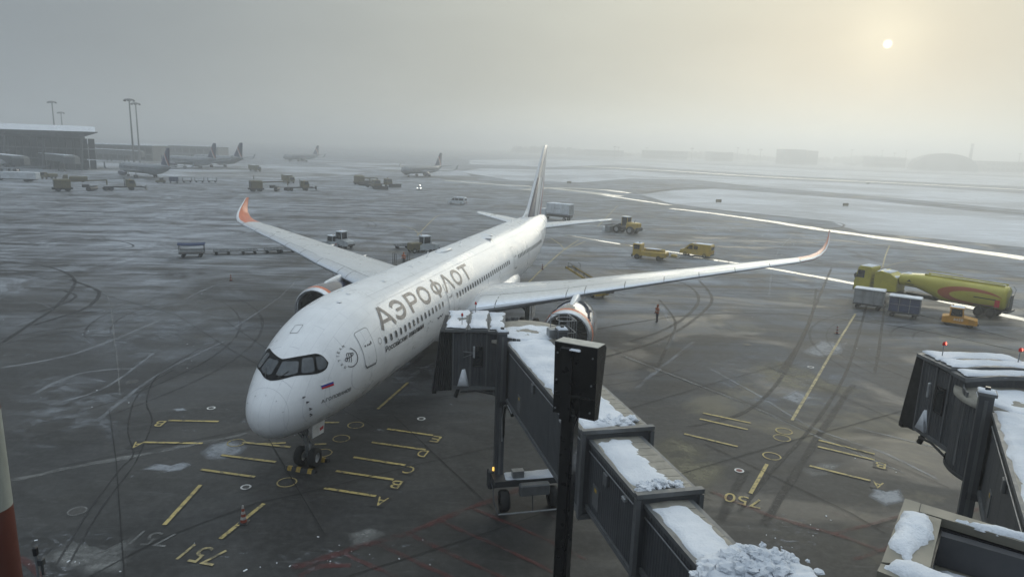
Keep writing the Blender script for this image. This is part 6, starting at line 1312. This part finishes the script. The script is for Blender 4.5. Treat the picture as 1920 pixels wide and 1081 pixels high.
# ------------------------------------------------------------------ parked jets in the mist
M_JETB = skin_mat('silver_grey_jet_paint', (.20, .22, .25), False)
def tail_mat():
    t = NT('jet_fin_livery'); o = t.obj(); x = t.sepz(o, 0); z = t.sepz(o, 2); u = t.mul(x, t.mul(z, .55), 'SUBTRACT')
    c = t.mix(t.mul(u, -19.4, 'GREATER_THAN'), (.025, .035, .09), (.030, .045, .11)); w = t.mul(t.mul(u, -20.6, 'GREATER_THAN'), t.mul(u, -20.0, 'LESS_THAN')); c = t.mix(w, c, (.5, .5, .5)); w2 = t.mul(t.mul(u, -21.2, 'GREATER_THAN'), t.mul(u, -20.6, 'LESS_THAN')); c = t.mix(w2, c, (.30, .08, .05)); return t.fin(c, .4)
M_JTAIL = tail_mat()
def small_jet():
    r_ = empty('parked_jet')      # local x forward, nose at +18
    prof = [(18.6, .05, 3.2), (18.3, .6, 3.25), (17.5, 1.15, 3.4), (16, 1.7, 3.55), (14, 1.95, 3.6), (-8, 1.95, 3.6), (-12, 1.75, 3.85), (-16, 1.05, 4.4), (-18.6, .4, 4.8), (-19, .15, 4.85)]
    f_ = MB().loft([[(x, rr * cos(a), zc + rr * 1.04 * sin(a)) for a in [2 * pi * k / 24 for k in range(24)]] for x, rr, zc in prof], True, True, 0, True).build('fuselage', M_JETB, r_)
    MB().loft([[(x, y, z) for y in (-w, 0, w)] for x, w, z in ((17.75, .55, 4.15), (17.2, .95, 4.55), (16.6, 1.0, 4.95))], False, False, 0, True, False).build('windscreen', M_GLASS, f_)
    for sg in (-1, 1):
        MB().box((0, sg * 1.965, 3.95), (24, .02, .22)).build('window_row', M_GLASS, f_)
        wg = MB().loft([[(le - u * c, sg * y, z + h * c) for u, h in ((0, 0), (.1, .045), (.4, .06), (1, 0), (.4, -.035), (.1, -.03))] for y, le, c, z in ((1.5, 4.8, 7.4, 2.6), (6.2, 2.0, 4.2, 3.0), (16.2, -3.6, 1.7, 3.9), (17.0, -4.3, 1.4, 4.4), (17.4, -5.4, .8, 6.3))], True, True, 0, True).build('wing', M_JETB, r_)
        e_ = MB().lathe([(.85, 7.0), (1.08, 6.9), (1.18, 6.0), (1.1, 4.3), (.75, 3.2), (.4, 2.6)], (0, sg * 5.75, 1.75), 'X', 20).build('engine', M_NAVY, r_); MB().lathe([(0, 6.2), (.86, 6.25), (.85, 7.0)], (0, sg * 5.75, 1.75), 'X', 16).build('intake', M_DSTEEL, e_)
        MB().box((3.9, sg * 5.75, 2.8), (3.4, .35, .5)).build('pylon', M_JETB, r_)
        MB().loft([[(le - u * c, sg * y, z + h * c) for u, h in ((0, 0), (.2, .05), (1, 0), (.2, -.05))] for y, le, c, z in ((.5, -14.2, 4.2, 4.9), (6.2, -17.9, 1.6, 5.5))], True, True, 0, True).build('tailplane', M_JETB, r_)
        g_ = MB().cyl((-.6, sg * 3.8, .5), (-.6, sg * 3.6, 2.6), .14, .14, 8).build('main_gear', M_STEEL, r_)
        for y in (-.42, .42): MB().lathe([(.2, -.18), (.55, -.18), (.58, 0), (.55, .18), (.2, .18)], (-.6, sg * 3.8 + y, .58), 'Y', 16).build('tyre', M_RUBBER, g_)
    MB().loft([[(le - u * c, h * c, z) for u, h in ((0, 0), (.2, .05), (.6, .05), (1, 0), (.6, -.05), (.2, -.05))] for z, le, c in ((4.9, -10.6, 7.8), (5.8, -12.2, 6.2), (11.7, -16.6, 2.4), (11.9, -17.2, 1.7))], True, True, 0, True).build('fin', M_JTAIL, r_)
    n_ = MB().cyl((12.6, 0, .4), (12.4, 0, 2.0), .1, .1, 8).build('nose_gear', M_STEEL, r_)
    for y in (-.25, .25): MB().lathe([(.15, -.12), (.36, -.12), (.38, 0), (.36, .12), (.15, .12)], (12.6, y, .38), 'Y', 14).build('tyre', M_RUBBER, n_)
    return r_
proto = small_jet(); first_ = True
def jet_at(px, py, head, label, k=1.0):
    global first_
    o = proto if first_ else copy_tree(proto); first_ = False
    o.location = G(px, py); o.rotation_euler = (0, 0, head); o.scale = (k, k, k); tag(o, label, 'airplane', 'smaller jets parked in the mist'); return o
jet_at(272, 333, R(146), 'silver jet side-on in the mist, nearest the terminal pier'); jet_at(360, 316, R(148), 'silver jet in the mist with its fin left of the outermost fin', 1.12); jet_at(408, 313, R(150), 'outermost jet of the row at the terminal pier', 1.15)
jet_at(792, 331, R(245), 'grey jet taxiing left of the big tail fin, wings spread'); jet_at(566, 303, R(245), 'faint grey jet farthest off in the mist above the far wing', 1.02); jet_at(-8, 330, R(120), 'white jet cut off by the left edge beside the terminal', 1.0)
jet_at(1600, 311, R(175), 'pale jet parked far off between the office block and the hangar', 1.1); jet_at(1455, 303, R(170), 'tiny pale jet parked far off left of the office block', 1.1); jet_at(1875, 321, R(160), 'pale jet parked far off right of the arched hangar', 1.2)

# ------------------------------------------------------------------ terminal hall, pier and masts on the left
M_CONC = mat('pale_terminal_cladding', (.11, .118, .125), .6, 0, .1, .2, .3); M_DCLAD = mat('dark_terminal_glazing', (.028, .032, .037), .25, 0, .2, .15)
YT = 300.0
tm = empty('terminal_hall', GY(90, 300, YT)); tm.location.z = 0; tag(tm, 'terminal hall with a wide snow-covered overhanging roof at the left', 'building'); to = tm.location.copy()
def TP(px, py, Y=YT): v = GY(px, py, Y); return Vector((v.x - to.x, v.y - to.y, v.z))
SK = lambda x, y: x * (1 + y / YT) + to.x * y / YT
wl = TP(163, 300).x
e0, e1 = TP(-260, 240), TP(183, 247); zt_ = e1.z; dpt = 46
MB().loft([[(e0.x, y, z0), (wl - 40, y, z0 + hb_), (SK(e1.x - 1, y), y, z0 - .2)] for y, z0, hb_ in ((-.3, zt_ - .25, 0), (0, zt_ - .05, 0), (8, zt_ + .5, .2), (26, zt_ + 2.2, 0), (dpt, zt_ + 2.6, 0))], False, False, 0, False, False).build('roof_snow_cover', M_SNOW2, tm)
MB().loft([[(e0.x, y, zt_ - 2.4), (SK(e1.x - 7, y), y, zt_ - 2.6), (SK(e1.x, y), y, zt_ - .45), (SK(e1.x, y), y, zt_ - .12), (e0.x, y, zt_ - .32)] for y in (-.4, dpt)], True, True).build('roof', M_DCLAD, tm)
wl = TP(163, 300).x
MB().loft([[(e0.x, y, 0), (SK(wl, y), y, 0), (SK(wl, y), y, zt_ - 2.61), (e0.x, y, zt_ - 2.61)] for y in (7, 41)], True, True).build('wall', M_CONC, tm)
n = 30
for i in range(n):
    x = e0.x + (wl - e0.x) * (i + .5) / n; w = (wl - e0.x) / n * .84
    for z0, z1 in ((.6, 4.4), (5.0, 9.0), (9.6, zt_ - 3.2)): MB().box((x, 6.9, (z0 + z1) / 2), (w, .3, z1 - z0)).build('window', M_DCLAD, tm)
for i in range(6): MB().cyl((wl - 4 - i * 17, 2.2, 0), (wl - 2 - i * 17, 1.2, zt_ - 2.4), .5, .4, 10).build('roof_strut', M_CONC, tm)
pr = empty('terminal_pier', GY(230, 300, 430)); pr.location.z = 0; tag(pr, 'long low terminal pier running out behind the parked jets', 'building'); to2 = pr.location.copy()
def PQ(px, py, Y): v = GY(px, py, Y); return Vector((v.x - to2.x, v.y - to2.y, v.z))
a, b = PQ(-60, 275, 430), PQ(285, 274, 430); zt2 = b.z
MB().box(((a.x + b.x) / 2, 9, zt2 / 2), (b.x - a.x, 18, zt2)).build('wall', M_CONC, pr); MB().box(((a.x + b.x) / 2, 9, zt2 + .3), (b.x - a.x + 1.5, 19.5, .5)).build('roof', M_SNOW2, pr)
for i in range(26):
    x = a.x + (b.x - a.x) * (i + .5) / 26
    for z0, z1 in ((1.0, 3.6), (4.6, zt2 - 1.2)): MB().box((x, -.05, (z0 + z1) / 2), ((b.x - a.x) / 26 * .8, .2, z1 - z0)).build('window', M_DCLAD, pr)
pr2 = empty('pier_head', GY(330, 300, 560)); pr2.location.z = 0; tag(pr2, 'low building at the far end of the pier behind the jets', 'building')
MB().box((0, 10, 4), (70, 20, 8)).build('wall', M_CONC, pr2); MB().box((0, 10, 8.3), (72, 22, .6)).build('roof', M_SNOW2, pr2)
for i in range(12): MB().box((-32 + i * 5.8, -.1, 4.5), (4.6, .3, 3.4)).build('window', M_DCLAD, pr2)
def far_bridge(px, py, Y, px2, py2, Y2, label):
    a, b = GY(px, py, Y), GY(px2, py2, Y2); a.z = b.z = 5.4; r_ = empty('far_boarding_bridge', (a.x, a.y, 0)); tag(r_, label, 'boarding bridge', 'boarding bridges at the pier'); d = b - a
    MB().bar((0, 0, 5.4), (d.x, d.y, 5.4), 3.0, 2.8).build('tunnel', M_CONC, r_); MB().bar((0, 0, 6.95), (d.x, d.y, 6.95), 3.1, .25).build('roof_snow', M_SNOW2, r_); MB().bevbox((0, 0, 5.3), (5, 5, 3.4), .8).build('cab', M_CONC, r_)
    for k in (.25, .6): MB().bar((d.x * k - 1.2, d.y * k, 0), (d.x * k - .8, d.y * k, 4), .5).bar((d.x * k + 1.2, d.y * k, 0), (d.x * k + .8, d.y * k, 4), .5).build('leg', M_DCLAD, r_)
far_bridge(135, 308, 285, 60, 300, 318, 'pale boarding bridge on legs in front of the terminal hall'); far_bridge(262, 303, 400, 170, 297, 428, 'long snow-topped boarding bridge from the pier above the nearest jet'); far_bridge(40, 312, 262, -30, 306, 290, 'boarding bridge at the left edge by the terminal hall')
M_MAST = mat('grey_mast', (.16, .16, .165), .6)
def light_mast(px, ptop, pbase, Y, label, r_=.5, group='floodlight masts by the terminal'):
    t_ = GY(px, ptop, Y); o = empty('floodlight_mast', (t_.x, t_.y, 0)); tag(o, label, 'light mast', group)
    MB().cyl((0, 0, 0), (0, 0, t_.z), r_, r_ * .6, 12).build('pole', M_MAST, o); MB().lathe([(r_ * .5, t_.z - .6), (r_ * 4.2, t_.z - .2), (r_ * 4.2, t_.z + .2), (r_ * .5, t_.z + .6)], (0, 0, 0), 'Z', 14).build('head_ring', M_MAST, o)
    for k in range(6): MB().box((r_ * 4.4 * cos(k), r_ * 4.4 * sin(k), t_.z - .5), (r_ * 1.6, r_ * 1.2, .7), k).build('floodlight', M_DCLAD, o)
    return o
light_mast(242, 187, 0, 335, 'taller floodlight mast of the pair right of the hall'); light_mast(254, 194, 0, 385, 'shorter floodlight mast of the pair right of the hall'); light_mast(97, 191, 0, 420, 'floodlight mast rising behind the hall roof'); light_mast(114, 211, 0, 520, 'smaller floodlight mast behind the hall roof', .5)
lp = empty('lamp_post', G(20, 330)); tag(lp, 'lamp post with a round lit globe in front of the terminal hall', 'lamp post'); lp.location = GY(20, 330, 280); lp.location.z = 0; zz = GY(20, 284, 280).z
MB().cyl((0, 0, 0), (0, 0, zz), .12, .09, 8).build('pole', M_MAST, lp); MB().lathe([(0, zz + .7), (.5, zz + .5), (.6, zz), (0, zz - .3)], (0, 0, 0), 'Z', 12).build('lamp_globe', M_CONC, lp)

# ------------------------------------------------------------------ far side of the airfield on the right
M_FARB = mat('far_facade', (.16, .165, .17), .7, 0, .1, .05); M_WOOD = mat('bare_winter_wood', (.035, .036, .035), .9, 0, .3, .02)
def block(px0, px1, ptop, Y, dep, label, name='office_block', floors=6, bays=12, roofm=None):
    a, b = GY(px0, ptop, Y), GY(px1, ptop, Y); h = (a.z + b.z) / 2; o = empty(name, ((a.x + b.x) / 2, Y, 0)); tag(o, label, 'building'); w = b.x - a.x
    MB().box((0, dep / 2, h / 2), (w, dep, h)).build('wall', M_FARB, o); MB().box((0, dep / 2, h + .4), (w + 1, dep + 1, .8)).build('roof', roofm or M_CONC, o)
    for f in range(floors):
        for i in range(bays): MB().box((-w / 2 + w * (i + .5) / bays, -.1, h * (f + .55) / floors), (w / bays * .66, .3, h / floors * .5)).build('window', M_DCLAD, o)
    return o
YB = 1250
block(1472, 1513, 281, YB, 40, 'grey office block on the far side of the field, taller part', 'office_block', 7, 10); block(1513.5, 1535, 283.5, YB + 6, 30, 'lower wing of the grey office block on the far side', 'office_block', 6, 6)
block(1337, 1375, 286, 1350, 50, 'dark flat hall on the horizon left of the office block', 'far_hall', 2, 8); block(1210, 1290, 283.5, 1400, 40, 'low wide hall on the horizon right of the tail', 'far_hall', 2, 12); block(1640, 1700, 296, 1250, 40, 'low hall left of the arched hangar', 'far_hall', 2, 10); block(1850, 1925, 304, 1150, 40, 'low hall right of the arched hangar', 'far_hall', 2, 8); block(1100, 1170, 282, 1500, 40, 'faint low hall on the horizon nearest the tail', 'far_hall', 2, 8)
hg = GY(1766, 319, 1120); hgo = empty('arched_hangar', (hg.x, hg.y, 0), R(-24)); tag(hgo, 'big pale arched hangar on the far side of the field', 'hangar'); tz = GY(1766, 288, 1120).z; W2 = 44
prof = [(W2 * cos(a), tz * sin(a) ** .8) for a in [pi * k / 24 for k in range(25)]]
MB().loft([[(x, y, max(0, z)) for x, z in prof] for y in (-30, 60)], True, True, 0, True).build('vault', M_CONC, hgo)
for y in (-26, -8, 10, 28, 46): MB().loft([[(x * k, y + d, max(0, z * k)) for x, z in prof] for d, k in ((0, 1.0), (0, 1.012), (1.6, 1.012), (1.6, 1.0))], False, False).build('rib', M_FARB, hgo)
MB().box((-6, -30.3, tz * .36), (44, .5, tz * .7)).build('hangar_door', M_FARB, hgo)
c_ = GY(1824, 269, 1300); ch = empty('chimney', (c_.x, c_.y, 0)); tag(ch, 'tall chimney rising behind the arched hangar', 'chimney'); MB().cyl((0, 0, 0), (0, 0, c_.z), 3.2, 2.2, 14).build('stack', M_FARB, ch); MB().cyl((0, 0, c_.z - 4), (0, 0, c_.z - 1), 2.6, 2.5, 14).build('stack_band', M_DCLAD, ch)
for i, (px, pt_) in enumerate(((1153, 275), (1160, 276), (1213, 277), (1298, 278), (1384, 277), (1403, 280), (1427, 280), (1598, 281), (1655, 282), (1678, 287), (1700, 282), (1913, 288))):
    o = light_mast(px, pt_, 0, 1150 + (i * 97) % 260, ['leftmost tall mast on the right horizon', 'mast beside the leftmost one on the right horizon', 'mast between the tail and the low wide hall', 'mast at the right end of the low wide hall', 'mast just right of the dark flat hall', 'short mast right of the dark flat hall', 'mast midway between dark hall and office block', 'mast midway between the far parked jet and the office block', 'mast left of the hangar, right of the far parked jet', 'short mast left of the arched hangar', 'mast nearest the left side of the arched hangar', 'mast at the right edge of the horizon'][i], .55, 'masts on the far horizon')
# wood along the horizon, one dark uneven mass
mb = MB(); rnd = random.Random(3)
for k in range(1500):
    px = rnd.uniform(960, 2050); Y = rnd.uniform(1650, 2100); v = GY(px, 300, Y); h = rnd.uniform(7, 15) * (1 + .35 * sin(px * .02)) * (1.2 if px > 1500 else 1); w = rnd.uniform(4, 9)
    n = 6; a0 = rnd.uniform(0, 6)
    rings = [[(v.x + w * q * cos(a0 + 2 * pi * i / n) * rnd.uniform(.7, 1.2), Y + w * q * sin(a0 + 2 * pi * i / n), h * z) for i in range(n)] for q, z in ((.5, 0), (1, .35), (.85, .7), (.2, 1))]
    mb.loft(rings, False, True)
w_ = mb.build('distant_wood', M_WOOD, None, fix=False); struct(w_, 'dark strip of bare wood along the far horizon', 'stuff'); w_['category'] = 'wood'
# taxiway signs standing in the snow
M_SIGN = mat('dark_sign_face', (.05, .048, .04), .5)
for (x, y), lab in (((1347, 381), 'dark taxiway sign in the nearest snow field, left one'), ((1585, 388), 'dark taxiway sign in the nearest snow field, right one'), ((1627, 346), 'small dark taxiway sign far out beside the runway'), ((1067, 345), 'dark taxiway sign in the snow right of the big tail')):
    o = empty('taxiway_sign', G(x, y), R(10)); tag(o, lab, 'sign', 'taxiway signs'); MB().bevbox((0, 0, .85), (2.0, .3, 1.0), .03).build('sign_box', M_SIGN, o); MB().box((0, -.16, .85), (1.8, .02, .8)).build('sign_face', M_ODIM, o)
    for sx in (-.7, .7): MB().cyl((sx, 0, 0), (sx, 0, .4), .05, .05, 6).build('leg', M_DSTEEL, o)
# ------------------------------------------------------------------ haze: freezing mist over the whole field
hz = MB().box((0, 2400, 31), (8600, 5800, 64)).build('haze', None if False else mat('tmp', (1, 1, 1)))
t = bpy.data.materials.new('mist'); t.use_nodes = True; nt = t.node_tree; nt.nodes.clear()
vo = nt.nodes.new('ShaderNodeVolumePrincipled'); vo.inputs['Density'].default_value = HAZE_DENSITY; vo.inputs['Color'].default_value = (.93, .95, .97, 1); vo.inputs['Anisotropy'].default_value = .62
mo = nt.nodes.new('ShaderNodeOutputMaterial'); nt.links.new(vo.outputs[0], mo.inputs['Volume'])
hz.data.materials.clear(); hz.data.materials.append(t); struct(hz, 'thin freezing mist lying over the airfield', 'stuff')
